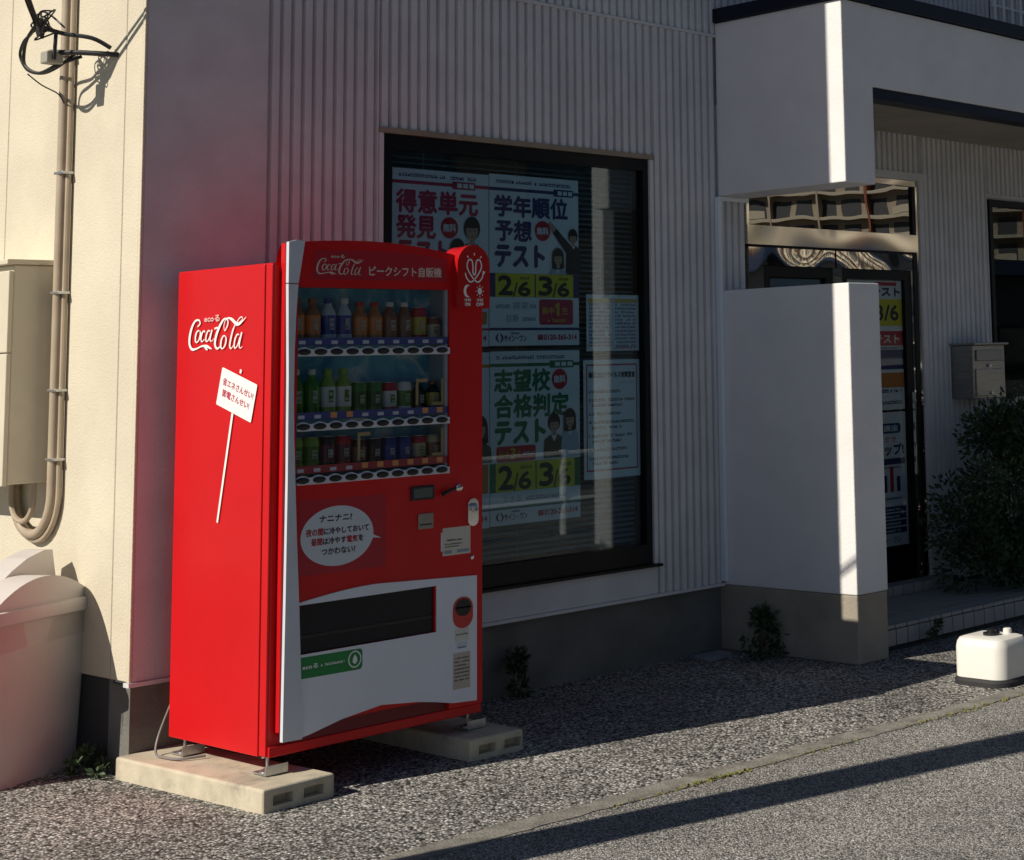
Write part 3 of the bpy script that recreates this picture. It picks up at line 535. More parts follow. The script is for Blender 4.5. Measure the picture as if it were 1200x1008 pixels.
# door
arch = [(.037, 1.990), (.108, 1.998), (.20, 2.005), (.30, 2.009), (.42, 2.010), (.52, 2.006), (.62, 1.998), (.70, 1.988), (.80, 1.972), (.88, 1.95), (.952, 1.925)]
d = MB().box(.037, .092, YD, -.002, .230, 1.827).box(.788, .952, YD, -.002, .186, 1.827)
d.box(.092, .788, YD, -.002, .235, .490).box(.092, .117, YD, -.002, .490, .667).box(.719, .788, YD, -.002, .490, .667).box(.092, .788, YD, -.002, .667, 1.102)
d.xz([(.037, 1.827)]+arch+[(.952, 1.827)], YD, -.002)
n = len(arch); q = []
for yy, fz in ((-.002, 0), (.008, .15), (.022, .45), (.035, 1.0)):
    q += [(x, yy, z-(z-1.919)*fz) for x, z in arch]
d.add(q, [(r*n+i, r*n+i+1, (r+1)*n+i+1, (r+1)*n+i) for r in range(3) for i in range(n-1)])
door = d.build('door', M['red'], vm)
B(.092, .788, -.012, -.002, .184, .234).build('kick_recess', mat('dark_red_recess', (.16, .005, .008), .5), door)
fl = [(.040, 1.838), (.046, 1.5), (.048, 1.13), (.046, .7), (.042, .198)]; fr_ = [(.122, .196), (.113, .45), (.101, .70), (.090, .90), (.080, 1.113), (.073, 1.27), (.069, 1.45), (.070, 1.60), (.075, 1.74), (.082, 1.836)]
MB().xz(fl+fr_, -.048, -.0305).build('side_fin', M['fin'], door)
MB().xz([(.040, 1.842), (.082, 1.840), (.092, 1.90), (.108, 1.999), (.075, 2.002), (.040, 1.994)], -.048, -.0305).build('side_fin', M['fin'], door)
FD = front(YD)
# header panel
flat('header_panel', FD, [(.152, 1.858), (.771, 1.860), (.771, 1.950), (.62, 1.966), (.40, 1.972), (.162, 1.968)], M['red2'], door)
cream = C_('cream_print', (.62, .50, .42)); wht = M['white']
def logo(pl, x0, z0, ww, m, parent, name, lift=2): return ribbon(pl, [[(x0+a*ww, z0+b*ww, t*ww*.82) for a, b, t in s] for s in LOGO], m, name, parent, lift)
logo(FD, .172, 1.877, .205, cream, door, 'script_logo'); text('logo_prefix', FD, 'ecoる', .232, .292, 1.941, 1.953, cream, door, 0.0005, 2)
text('header_text', FD, 'ピークシフト自販機', .403, .745, 1.876, 1.914, cream, door, .0012, 2)
# badge with heart mark
bp_ = [(.806, 1.752), (.966, 1.752), (.966, 1.905)]+arc(.884, 1.925, .082, .086, 0, 180, 12)+[(.802, 1.905)]
bdg = MB().xz(bp_, -.062, -.0305).xz([(.806, 1.93)]+arc(.884, 1.925, .078, .082, 0, 180, 12)[::-1]+[(.962, 1.93)], -.0304, .05).build('badge', M['redp'], door)
FB = front(-.062)
hx, hz, hs = .886, 1.905, .046
heart = [(-1, -.2), (-.82, -.65), (-.42, -.95), (0, -.75), (.55, -.15), (.80, .40), (.62, .88), (.27, .86), (.15, .30), (.15, -.10), (0, -.36), (-.15, -.10), (-.15, .30), (-.27, .86), (-.62, .88), (-.80, .40), (-.55, -.15), (0, -.75), (.42, -.95), (.82, -.65), (1, -.2)]
ribbon(FB, [[(hx+a*hs, hz+b*hs*1.05, .0062) for a, b in heart]], wht, 'heart_mark', bdg, 2, 6)
ribbon(FB, [[(hx, hz+.062, .004), (hx, hz+.072, .007)], [(hx+.030, hz+.052, .004), (hx+.036, hz+.060, .007)], [(hx-.030, hz+.052, .004), (hx-.036, hz+.060, .007)], [(hx+.045, hz-.012, .010), (hx+.050, hz-.001, .012)]], wht, 'heart_rays', bdg, 2, 2)
flat('moon_mark', FB, arc(.852, 1.822, .020, .026, 60, 300, 14)+arc(.861, 1.822, .016, .022, 285, 75, 12), wht, bdg, 2)
flat('sun_mark', FB, ell(.914, 1.822, .011, .014, 16), wht, bdg, 2)
ribbon(FB, [[(.914+.015*math.cos(k*math.pi/4), 1.822+.018*math.sin(k*math.pi/4), .003), (.914+.021*math.cos(k*math.pi/4), 1.822+.026*math.sin(k*math.pi/4), .003)] for k in range(8)], wht, 'sun_rays', bdg, 2, 1)
for x, t in ((.852, 'ON'), (.914, 'OFF')):
    text('switch_text', FB, '冷却', x-.016, x+.016, 1.780, 1.792, wht, bdg, .0005, 2); text('switch_text', FB, t, x-(.013 if t == 'ON' else .018), x+(.013 if t == 'ON' else .018), 1.762, 1.775, wht, bdg, .0008, 2)
# display
def splash():
    m = bpy.data.materials.new('blue_water_print'); m.use_nodes = True; n = m.node_tree.nodes; L = m.node_tree.links; b = n['Principled BSDF']; b.inputs['Roughness'].default_value = .4
    tc = n.new('ShaderNodeTexCoord'); nz = n.new('ShaderNodeTexNoise'); nz.inputs['Scale'].default_value = 6; nz.inputs['Detail'].default_value = 5; nz.inputs['Distortion'].default_value = 1.4; L.new(tc.outputs['Object'], nz.inputs[0])
    cr = n.new('ShaderNodeValToRGB'); e = cr.color_ramp.elements; e[0].position = .35; e[0].color = (.04, .26, .52, 1); e[1].position = .70; e[1].color = (.80, .88, .92, 1); k = e.new(.56); k.color = (.12, .48, .68, 1)
    L.new(nz.outputs['Fac'], cr.inputs[0]); L.new(cr.outputs[0], b.inputs['Base Color']); return m
dsp = MB().box(.0605, .0635, 0, .229, 1.096, 1.839).box(.8015, .8045, 0, .229, 1.096, 1.839).box(.0635, .8015, 0, .229, 1.096, 1.100).box(.0635, .8015, 0, .229, 1.834, 1.839).build('display_case', C_('grey_case', (.42, .46, .50)), vm)
B(.0635, .8015, .120, .128, 1.101, 1.833).build('display_backdrop', splash(), dsp)
B(.0925, .7875, -.0225, -.0185, 1.1025, 1.8265).build('display_glass', glass('display_glass', (.86, .89, .90), .04), dsp)
for x0, x1 in ((.0925, .099), (.775, .7875)): B(x0, x1, -.018, -.004, 1.1025, 1.8265).build('glass_frame', M['fin'], dsp)
BX = [.118+.0698*i for i in range(10)]
rowz = (1.588, 1.312, 1.116)
strip_m = C_('silver_white_strip', (.62, .65, .70)); btn0 = None
tagm = dict(b=C_('tag_blue', (.025, .04, .17)), w=C_('tag_white', (.42, .44, .48)), o=C_('tag_orange', (.55, .24, .07)), r=C_('tag_red', (.24, .02, .03)))
for r, zc in enumerate(rowz):
    sh = B(.064, .801, -.017, .119, zc+.022, zc+.030).build('shelf', C_('shelf_grey', (.35, .37, .40)), dsp)
    xa = [.095+.690*i/80 for i in range(81)]
    up_ = [(x, zc+.007+.009*(0.5+0.5*math.cos((x-BX[0])*2*math.pi/.0698))) for x in xa]
    st = MB().xz([(.095, zc-.018), (.785, zc-.018)]+up_[::-1], -.036, -.023).build('button_strip', strip_m, dsp)
    for i, x in enumerate(BX):
        if btn0 is None:
            btn0 = MB().lathe([(.0268, 0), (.0268, .004), (.0235, .0085), (.012, .010)], (0, 0, 0), 20, -Y, 1.0, 0.45).build('button', M['black'], st, True)
            b_ = btn0
        else:
            b_ = btn0.copy(); col.objects.link(b_); b_.parent = st
        b_.location = (x, -.0355, zc-.002)
    rect('price_rail', front(-.0235), .097, .783, zc+.022, zc+.050, tagm['b'] if r < 2 else tagm['r'], sh, 1)
    for i, x in enumerate(BX):
        k = 'w' if (r == 0 or (r == 1 and i not in (2, 3, 8, 9)) or (r == 2 and i < 4)) else 'o'
        rect('price_tag', front(-.0235), x-.016, x+.012, zc+.027, zc+.027+(.013 if k == 'w' else .021), tagm[k], sh, 2)
# amber group brackets around some columns
amb = C_('amber_sign', (.62, .42, .20))
def bracket(x0, x1, z0, z1):
    m_ = MB().box(x0, x0+.010, -.012, -.008, z0, z1).box(x0+.010, x0+.055, -.012, -.008, z1-.014, z1).box(x1-.010, x1, -.012, -.008, z0-.005, z1).box(x1-.055, x1-.010, -.012, -.008, z0-.005, z0+.009)
    m_.build('group_bracket', amb, dsp)
bracket(.640, .772, 1.372, 1.475); bracket(.372, .772, 1.172, 1.278)
# sample drinks
liq = {k: C_('drink_'+k, c, .2) for k, c in dict(tea=(.30, .12, .04), amber=(.42, .16, .05), blue=(.02, .05, .28), clear=(.45, .55, .60), orange=(.70, .22, .05), brown=(.24, .10, .06), green=(.05, .20, .02), lime=(.22, .36, .05), dkgreen=(.01, .09, .02), white=(.62, .63, .62), red=(.42, .02, .03), black=(.02, .015, .015), navy=(.02, .03, .22), beige=(.50, .40, .26), yellow=(.55, .42, .06), plum=(.14, .02, .06)).items()}
pl_ = ['first', 'second', 'third', 'fourth', 'fifth', 'sixth', 'seventh', 'eighth', 'ninth', 'tenth']; shn = ['top', 'middle', 'bottom']
def bottle(i, r, body, label, cap, h, desc, can=False):
    x, zb, y = BX[i]+.018, rowz[r]+.0305, .050
    t = thing('drink_can' if can else 'drink_bottle', f'{desc}, {pl_[i]} from left on the {shn[r]} display shelf', 'can' if can else 'bottle', (x, y, zb), 'sample drinks in the vending machine display')
    R = .0318
    if can:
        MB().lathe([(R*.86, 0), (R, .006), (R, h*.90), (R*.84, h*.975), (R*.82, h*.985)], (x, y, zb), 18).build('can_body', liq[body], t, True)
        MB().lathe([(R*.83, h*.986), (R*.83, h), (R*.76, h), (R*.74, h*.99)], (x, y, zb), 18).build('can_lid', M['galv'], t, True)
        MB().lathe([(R*1.006, h*.22), (R*1.006, h*.72)], (x, y, zb), 18).build('label', liq[label], t, True)
    else:
        MB().lathe([(R*.80, 0), (R, .008), (R, h*.22), (R*.94, h*.30), (R, h*.38), (R, h*.60), (R*.85, h*.70), (R*.50, h*.82), (R*.40, h*.87), (R*.40, h*.90)], (x, y, zb), 18).build('bottle_body', liq[body], t, True)
        MB().lathe([(R*1.01, h*.20), (R*1.01, h*.62)], (x, y, zb), 18).build('label', liq[label], t, True)
        MB().lathe([(R*.50, h*.885), (R*.52, h*.90), (R*.52, h*.985), (R*.46, h)], (x, y, zb), 14).build('cap', liq[cap], t, True)
    pl = front(y-R*1.02); zc = zb+h*(.42 if not can else .47)
    rect('label_panel', pl, x-.014, x+.006, zc-h*.12, zc+h*.13, C_('label_cream', (.42, .41, .36)) if label not in ('white', 'beige') else liq['green' if r else 'brown'], t, 1)
    scribble('small_print', pl, [(x-.012, x+.004, zc-h*.09, h*.06), (x-.012, x+.004, zc+h*.02, h*.08)], liq[label if label not in ('white', 'beige') else 'white'], t, 2, i*7+r)
rowdef = [
 [('tea', 'orange', 'tea', .172, 'brown tea bottle with an orange label'), ('tea', 'orange', 'tea', .172, 'brown tea bottle with an orange label'), ('clear', 'blue', 'blue', .172, 'clear bottle with a deep blue label'), ('clear', 'blue', 'white', .172, 'clear bottle with a blue label'), ('amber', 'orange', 'red', .160, 'red-capped bottle with an orange label'), ('amber', 'orange', 'red', .160, 'red-capped bottle with an orange label'), ('brown', 'brown', 'white', .160, 'white-capped bottle with a brown label'), ('brown', 'brown', 'white', .160, 'white-capped bottle with a brown label'), ('red', 'yellow', 0, .140, 'tall red and yellow can'), ('brown', 'beige', 0, .100, 'short brown and beige can')],
 [('green', 'green', 'white', .180, 'green tea bottle with a white cap'), ('green', 'green', 'white', .180, 'green tea bottle with a white cap'), ('lime', 'white', 'lime', .180, 'pale green bottle with a white label'), ('lime', 'white', 'lime', .180, 'pale green bottle with a white label'), ('green', 'dkgreen', 0, .126, 'dark green can'), ('green', 'dkgreen', 0, .126, 'dark green can'), ('red', 'white', 0, .122, 'red and white can'), ('white', 'green', 0, .122, 'white and green can'), ('black', 'black', 'black', .122, 'black coffee bottle in the amber bracket'), ('black', 'yellow', 'brown', .122, 'black and gold bottle in the amber bracket')],
 [('lime', 'green', 0, .122, 'green and lime can'), ('lime', 'green', 0, .122, 'green and lime can'), ('black', 'plum', 0, .122, 'dark plum can'), ('red', 'plum', 0, .122, 'dark red can'), ('black', 'brown', 0, .104, 'black coffee can'), ('black', 'black', 0, .104, 'black coffee can'), ('navy', 'blue', 0, .104, 'blue and navy can'), ('navy', 'blue', 0, .104, 'blue and navy can'), ('red', 'beige', 0, .104, 'red and beige can'), ('beige', 'brown', 0, .104, 'beige milk coffee can')]]
for r, rw in enumerate(rowdef):
    for i, (b_, l_, c_, h_, ds) in enumerate(rw): bottle(i, r, b_, l_, c_, h_, ds, c_ == 0)
# speech bubble panel
bub = flat('message_panel', FD, rrect(.106, .488, .768, 1.040, .006), M['red2'], door, 1)
pts = [(.273+.158*math.cos(t), .902+.110*math.sin(t)) for t in [R_(a_) for a_ in range(-5, 346, 6)]]
flat('speech_bubble', FD, [(.431, .880), (.468, .876)]+[p_ for p_ in pts], C_('pale_blue_white', (.60, .66, .70)), bub, 2)
dk = C_('dark_text', (.05, .02, .05)); rd = C_('red_text', (.40, .03, .05))
text('message_text', FD, 'ナニナニ?', .195, .335, .956, .980, dk, bub, .001, 3)
text('message_text', FD, '夜の間', .137, .210, .909, .935, rd, bub, .001, 3); text('message_text', FD, 'に冷やしておいて', .214, .410, .910, .934, dk, bub, .001, 3)
text('message_text', FD, '昼間', .160, .206, .874, .898, rd, bub, .001, 3); text('message_text', FD, 'は冷やす', .210, .310, .874, .898, dk, bub, .001, 3); text('message_text', FD, '電気', .314, .360, .873, .898, rd, bub, .001, 3); text('message_text', FD, 'を', .364, .386, .875, .897, dk, bub, .001, 3)
text('message_text', FD, 'つかわない?', .205, .350, .836, .860, dk, bub, .001, 3)
# payment fittings
BB(.600, .712, -.037, -.0305, 1.003, 1.058, .003).build('bill_slot', M['black'], door); B(.612, .700, -.0385, -.0372, 1.012, 1.048).build('amount_display', C_('lcd_green', (.08, .11, .09), .2), door)
lv = MB().tube([(.742, -.045, 1.018), (.80, -.055, 1.040)], [.009, .006], 8).build('return_lever', M['black'], door, True)
MB().lathe([(.016, 0), (.016, .008), (.011, .014), (.004, .015)], (.832, -.0305, 1.038), 18, -Y).build('coin_slot', M['chrome'], door, True)
lk = MB().prism(rrect(.874, .926, .882, .990, .024), lambda a_, b_: (a_, -.0305, b_), lambda a_, b_: (a_, -.040, b_)).build('lock_plate', M['chrome'], door)
MB().lathe([(.017, 0), (.017, .012), (.010, .016), (.006, .010)], (.900, -.0402, .955), 16, -Y).build('lock_cylinder', M['galv'], lk, True)
BB(.636, .708, -.036, -.0305, .890, .950, .003).build('coin_panel', C_('tan_panel', (.30, .26, .22), .4), door); B(.644, .700, -.0372, -.0362, .905, .910).build('coin_slit', M['black'], door)
st = rect('service_sticker', FD, .755, .892, .776, .884, C_('sticker_cream', (.62, .58, .50)), door, 2); rect('service_sticker', FD, .747, .80, .795, .868, C_('sticker_white', (.7, .69, .66)), door, 1)
scribble('small_print', FD, [(.775, .85, .832, .007), (.765, .85, .818, .005), (.765, .84, .808, .005)], ink['black'], st, 3, 3); rect('sticker_bar', FD, .762, .800, .784, .796, ink['grey'], st, 3); rect('sticker_bar', FD, .825, .885, .784, .796, ink['grey'], st, 3)
MB().lathe([(.009, 0), (.009, .004), (.005, .007)], (.900, -.0305, .757), 12, -Y).build('screw', M['chrome'], door, True)
# white lower panel with the delivery slot
def ztop(x): 
    t = (x-.112)/(.922-.112); return .676+.030*math.sin(min(1, t/.42)*math.pi/2)*(1 if t < .42 else 1)-(.021*max(0, (t-.42)/.58))
def zbot(x):
    P = [(.112, .196), (.16, .203), (.298, .234), (.47, .256), (.63, .240), (.72, .225), (.804, .207), (.922, .199)]
    for (xa_, za_), (xb_, zb_) in zip(P, P[1:]):
        if xa_ <= x <= xb_: return za_+(zb_-za_)*(x-xa_)/(xb_-xa_)
    return .199
mb = MB(); yf = -.0345
xs2 = [.112+.0068*i for i in range(120)]; xs2[-1] = .922
def strip(xl, fz0, fz1):
    k = len(xl); vs = [(x, yf, fz0(x)) for x in xl]+[(x, yf, fz1(x)) for x in xl]+[(x, -.0305, fz0(x)) for x in xl]+[(x, -.0305, fz1(x)) for x in xl]
    mb.add(vs, [(i, i+1, k+i+1, k+i) for i in range(k-1)]+[(k+i, k+i+1, 3*k+i+1, 3*k+i) for i in range(k-1)]+[(2*k+i, 2*k+i+1, i+1, i) for i in range(k-1)]+[(0, k, 3*k, 2*k), (k-1, 2*k-1, 4*k-1, 3*k-1)])
strip(xs2, zbot, lambda x: .490); strip([x for x in xs2 if x > .7195], lambda x: .490, lambda x: .6665); strip(xs2, lambda x: .6665, lambda x: max(.668, ztop(x)))
mb.build('white_panel', M['whitep'], door)
slot = MB().box(.1175, .7185, -.004, .0, .4905, .6665).build('delivery_slot', M['black'], door)
B(.119, .717, -.020, -.016, .493, .664).build('delivery_flap', mat('smoky_flap', (.012, .014, .020), .22, spec=.25, rvar=.08), slot)
B(.119, .717, -.024, -.0201, .545, .556).build('flap_rib', M['black'], slot)
FW = front(yf)
gs = flat('eco_sticker', FW, [(.118, .404)]+arc(.370, .418, .014, .016, 270, 360, 5)+arc(.370, .464, .014, .014, 0, 90, 5)+[(.118, .480)], C_('eco_green', (.01, .22, .05)), door, 1)
text('eco_text', FW, 'ecoる', .128, .192, .436, .452, wht, gs, .0006, 2); scribble('small_print', FW, [(.205, .300, .438, .010)], wht, gs, 2, 6)
flat('leaf_ring', FW, ell(.350, .442, .029, .031), wht, gs, 2); flat('leaf_disc', FW, ell(.350, .442, .024, .026), C_('eco_green', (.01, .22, .05)), gs, 3); flat('leaf_mark', FW, [(.350, .460), (.360, .445), (.360, .432), (.350, .424), (.340, .432), (.341, .446)], wht, gs, 4)
cr_ = MB().prism(rrect(.803, .900, .488, .609, .045), lambda a_, b_: (a_, -.0342, b_), lambda a_, b_: (a_, -.0375, b_)).build('coin_return', M['redp'], door)
MB().prism(rrect(.812, .891, .535, .602, .036), lambda a_, b_: (a_, -.0376, b_), lambda a_, b_: (a_, -.0382, b_)).build('coin_cup', M['black'], cr_)
for x0, x1, z0, z1, c_ in ((.812, .880, .440, .487, (.60, .62, .55)), (.822, .872, .412, .436, (.55, .60, .68)), (.804, .888, .256, .396, (.50, .45, .38))):
    s_ = rect('small_sticker', FW, x0, x1, z0, z1, C_('sticker_%d' % int(z0*1000), c_), door, 1)
    scribble('small_print', FW, [(x0+.006, x1-.006, z1-.010-.014*i, .006) for i in range(1, max(2, int((z1-z0)/.017)))], ink['black'], s_, 2, int(z0*999))
# left side print
lg = logo(SIDE, -.560, 1.606, .400, wht, vm, 'script_logo', 8); text('logo_prefix', SIDE, 'ecoる', -.455, -.345, 1.714, 1.738, C_('pale_red_print', (.75, .45, .42)), vm, .001, 8)
ang = math.atan2(-.070, .242); pu = Vector((0, -math.cos(ang), math.sin(ang))); pv = Vector((0, math.sin(ang), math.cos(ang)))
PP = Plane((0, .319, 1.540), pu, pv)
plc = flat('placard_print', PP, rrect(0, .252, -.145, 0, .006), wht, vm, 8); 
text('placard_text', PP, '省エネさんせい!', .022, .238, -.062, -.034, ink['red'], plc, .0006, 9); text('placard_text', PP, '節電さんせい!', .030, .222, -.104, -.076, ink['red'], plc, .0006, 9)
flat('placard_stick', SIDE, [(-.250, 1.368), (-.237, 1.364), (-.330, .958), (-.341, .962)], wht, vm, 8); flat('placard_stick', SIDE, [(-.200, 1.516), (-.188, 1.512), (-.184, 1.526), (-.196, 1.530)], wht, vm, 8)
# feet
for x, y in ((.035, .035), (.93, .035), (.035, .60), (.93, .60)):
    f_ = MB().lathe([(.006, 0), (.006, .075)], (x, y, .082), 10).lathe([(.030, 0), (.030, .012), (.012, .02)], (x, y, .082), 14).build('foot', M['galv'], vm, True)
    MB().box(x-.035, x+.055, y-.045, y+.04, .085, .091).box(x-.035, x+.055, y-.045, y-.040, .091, .118).build('foot_bracket', M['galv'], f_)

MB().tube(spline([(.02, .655, .30), (-.02, .69, .16), (-.05, .66, .094), (-.06, .58, .09), (-.04, .50, .09), (.04, .46, .092)], 6), .005, 6).build('power_cord', C_('grey_cord', (.22, .21, .20)), vm, True)
# ------------------------------------------------------------------ concrete blocks under the machine
def slab(label, loc, rz, L_, W_, H_):
    o = thing('concrete_block', label, 'concrete block', loc, 'foundation blocks under the vending machine')
    bm = bmesh.new(); bmesh.ops.create_cube(bm, size=1)
    for v in bm.verts: v.co = Vector((W_/2+v.co.x*W_, L_/2+v.co.y*L_, H_/2+v.co.z*H_))
    bmesh.ops.bevel(bm, geom=[e for e in bm.edges if e.verts[0].co.z > H_*.9 or e.verts[1].co.z > H_*.9], offset=.010, segments=3, profile=.5, affect='EDGES')
    for co, no in [((x, 0, 0), (1, 0, 0)) for x in (.040, .122, .165, .247)]+[((0, 0, z), (0, 0, 1)) for z in (.020, .055)]:
        bmesh.ops.bisect_plane(bm, geom=list(bm.verts)+list(bm.edges)+list(bm.faces), plane_co=co, plane_no=no)
    bm.normal_update(); hit = []
    for f in bm.faces:
        c_ = f.calc_center_median()
        if f.normal.y < -.9 and .020 < c_.z < .055 and (.04 < c_.x < .122 or .165 < c_.x < .247): hit.append(f)
    for f in hit:
        q = bmesh.ops.extrude_discrete_faces(bm, faces=[f])['faces'][0]
        bmesh.ops.translate(bm, vec=(0, .045, 0), verts=list(q.verts))
    me = bpy.data.meshes.new('block_body'); bm.to_mesh(me); bm.free(); me.materials.append(M['block']); b_ = bpy.data.objects.new('block_body', me); col.objects.link(b_); b_.parent = o
    o.rotation_euler.z = rz; return o
slab('pale sunlit concrete block under the left side of the vending machine', (-.109, -.170, 0), R_(2), .96, .295, .081)
slab('shaded concrete block under the right side of the vending machine', (.795, -.155, 0), R_(-1), .96, .26, .081)

# ------------------------------------------------------------------ recycling bin beside the side wall
bx = thing('recycling_bin', 'pale plastic recycling bin with domed lid against the sunlit wall', 'bin', (-.37, 1.19, 0))
bx.rotation_euler.z = math.atan2(.163, .384)
bw, bd_, bh = .50, .34, .605
def loc_build(mb, name, m, parent, smooth=False):
    o = mb.build(name, m, None, smooth); o.parent = parent; return o
# local frame: x right along the front face, y away from camera, front-right corner near the wall
def taper(x0, x1, y0, y1, z0, z1, t, r=.03):
    mb = MB(); rings = []
    for z, k in ((z0, t), (z0+(z1-z0)*.5, t*.5), (z1, 0)):
        rings.append([(a_, b_, z) for a_, b_ in rrect(x0+k, x1-k, y0+k, y1-k, r, 4)])
    n_ = len(rings[0]); mb.add([p_ for r_ in rings for p_ in r_], [(i*n_+j, i*n_+(j+1) % n_, (i+1)*n_+(j+1) % n_, (i+1)*n_+j) for i in range(2) for j in range(n_)]+[tuple(range(n_-1, -1, -1)), tuple(range(2*n_, 3*n_))]); return mb
loc_build(taper(-.25, .25, -.16, .18, 0, .605, .020), 'bin_body', M['bin'], bx, True)
lid = loc_build(MB().bbox(-.29, .285, -.185, .205, .600, .652, .010), 'lid_rim', M['bin'], bx, True)
dome = [(-.285, .651)]+[(-.285+.565*i/16, .651+.108*math.sin(math.pi*i/16)**.8) for i in range(1, 16)]+[(.280, .651)]
dome = [(-.272+.540*i/16, .651+.106*(1-((i-8)/8)**2)) for i in range(17)]
loc_build(MB().xz(dome, -.160, -.02), 'lid_dome', M['bin'], lid); loc_build(MB().xz(dome, .10, .20), 'lid_dome', M['bin'], lid)
flp = [(.225, .690), (.195, .835), (.15, .838), (.06, .815), (-.02, .775), (-.08, .735), (-.05, .700)]
loc_build(MB().xz(flp, -.015, .09), 'lid_flap', M['bin'], lid)
# clear bag folded over the rim
mb = MB(); rr = random.Random(5); n_ = 60; ring = rrect(-.258, .258, -.168, .188, .03, 14)
top_ = [(a_*1.004, b_*1.01, .600) for a_, b_ in ring]; low_ = [(a_*1.006+rr.uniform(-.002, .002), b_*1.02+rr.uniform(-.003, .003), .520+.022*math.sin(i*.55)+rr.uniform(-.006, .006)) for i, (a_, b_) in enumerate(ring)]
n_ = len(ring); mb.add(top_+low_, [(i, (i+1) % n_, n_+(i+1) % n_, n_+i) for i in range(n_)]); loc_build(mb, 'liner_bag', M['bag'], bx, True)

# ------------------------------------------------------------------ meter box, conduits, service cable on the side wall
mt = thing('meter_box', 'beige electric meter box mounted on the sunlit side wall', 'meter box', (-.2, 1.7, 1.1))
BB(-.285, XC-.001, 1.455, 2.05, 1.090, 1.985, .006).build('box_body', M['meter'], mt)
BB(-.305, -.286, 1.450, 2.055, 1.085, 1.62, .004).build('box_cover', M['meter'], mt); BB(-.305, -.286, 1.450, 2.055, 1.625, 1.960, .004).build('box_cover', M['meter'], mt)
BB(-.318, XC-.001, 1.440, 2.065, 1.986, 2.008, .004).build('box_hood', M['meter'], mt)
cp = thing('conduit_pipe', 'beige conduit pair running down the wall and looping under the meter box', 'conduit', (-.14, 1.38, .86))
def uloop(y0, r, x):
    return [(x, y0, 6.5), (x, y0, 3.0), (x, y0, 2.0), (x, y0, 1.05)]+[(x, y0+r-r*math.cos(R_(a_)), 1.05-r*1.05*math.sin(R_(a_))) for a_ in range(12, 181, 12)]+[(x, y0+2*r, 1.10)]
MB().tube(uloop(1.365, .165, -.140), .021, 12).build('conduit', M['pvc'], cp, True); MB().tube(uloop(1.328, .19, -.130), .0115, 10).build('conduit', M['pvc'], cp, True)
MB().tube([(-.165, 1.47, 1.12), (-.165, 1.47, 1.03)]+[(-.165, 1.47+.10-.10*math.cos(R_(a_)), 1.03-.10*math.sin(R_(a_))) for a_ in range(15, 181, 15)]+[(-.165, 1.67, 1.12)], .012, 8).build('conduit', M['pvc'], cp, True)
for z in (2.86, 2.36, 1.86, 1.46, 1.18): BB(-.164, XC-.001, 1.314, 1.389, z, z+.012, .003).build('clamp', M['galv'], cp)
sv = thing('service_cable', 'black service cables with a loop and insulator fixed high on the sunlit wall', 'cable', (-.3, 1.2, 2.8))
MB().tube(spline([(-3.36, -1.56, 7.4), (-1.86, -.22, 5.1), (-.80, .74, 3.58), (-.46, 1.06, 3.07), (-.36, 1.14, 2.93)], 6), .008, 8).build('cable', M['cable'], sv, True)
MB().tube(spline([(-3.30, -1.50, 7.4), (-1.82, -.18, 5.1), (-.78, .79, 3.56), (-.46, 1.10, 3.09), (-.35, 1.20, 2.95), (-.34, 1.25, 2.92), (-.32, 1.36, 2.90), (-.30, 1.43, 2.855), (-.29, 1.38, 2.79), (-.28, 1.27, 2.763), (-.26, 1.18, 2.78), (-.22, 1.12, 2.83)], 8), .0065, 8).build('cable', M['cable'], sv, True)
MB().tube(spline([(-.36, 1.17, 2.94), (-.35, 1.26, 2.90), (-.33, 1.33, 2.86), (-.32, 1.34, 2.80), (-.30, 1.26, 2.76), (-.27, 1.16, 2.785), (-.2, 1.1, 2.82)], 8), .007, 8).build('cable', M['cable'], sv, True)
MB().tube(spline([(-.34, 1.15, 2.955), (-.34, 1.18, 2.99), (-.34, 1.22, 2.98), (-.34, 1.21, 2.94), (-.34, 1.16, 2.945), (-.33, 1.19, 3.0), (-.32, 1.13, 2.98), (-.30, 1.05, 2.92)], 8), .004, 6).build('tie_wire', M['cable'], sv, True)
MB().tube(spline([(-.36, 1.14, 2.93), (-.28, 1.10, 2.905), (-.20, 1.02, 2.885), (-.13, 1.0, 2.85)], 6), .009, 8).build('bracket_arm', mat('dark_iron', (.05, .05, .055), .5, metal=.5), sv, True)
MB().tube(spline([(-.30, 1.12, 2.915), (-.30, 1.125, 2.86), (-.30, 1.13, 2.80)], 4), .008, 8).build('hanger', M['cable'], sv, True)
MB().tube([(-.30, 1.17, 2.835), (-.22, 1.06, 2.828), (XC-.002, .97, 2.82)], .011, 8).build('bracket_arm', mat('dark_iron', (.05, .05, .055), .5, metal=.5), sv, True)
for k in range(5):
    rr = random.Random(60+k); MB().tube(spline([(-.34+rr.uniform(-.03, .03), 1.15+rr.uniform(-.05, .06), 2.93+rr.uniform(-.05, .07)) for q in range(5)]+[(-.30, 1.12, 2.91)], 6), .0035, 6).build('tie_wire', M['cable'], sv, True)
MB().lathe([(.014, -.035), (.018, -.02), (.018, .02), (.014, .035)], (-.345, 1.16, 2.93), 10).build('wire_clamp', M['cable'], sv, True)
BB(-.33, -.26, 1.13, 1.19, 2.785, 2.835, .006).build('junction_box', C_('grey_junction', (.35, .33, .28)), sv)
MB().tube(spline([(-.30, 1.36, 2.77), (-.24, 1.36, 2.73), (-.17, 1.36, 2.70), (-.15, 1.345, 2.66)], 6), .003, 6).build('thin_wire', M['cable'], sv, True)

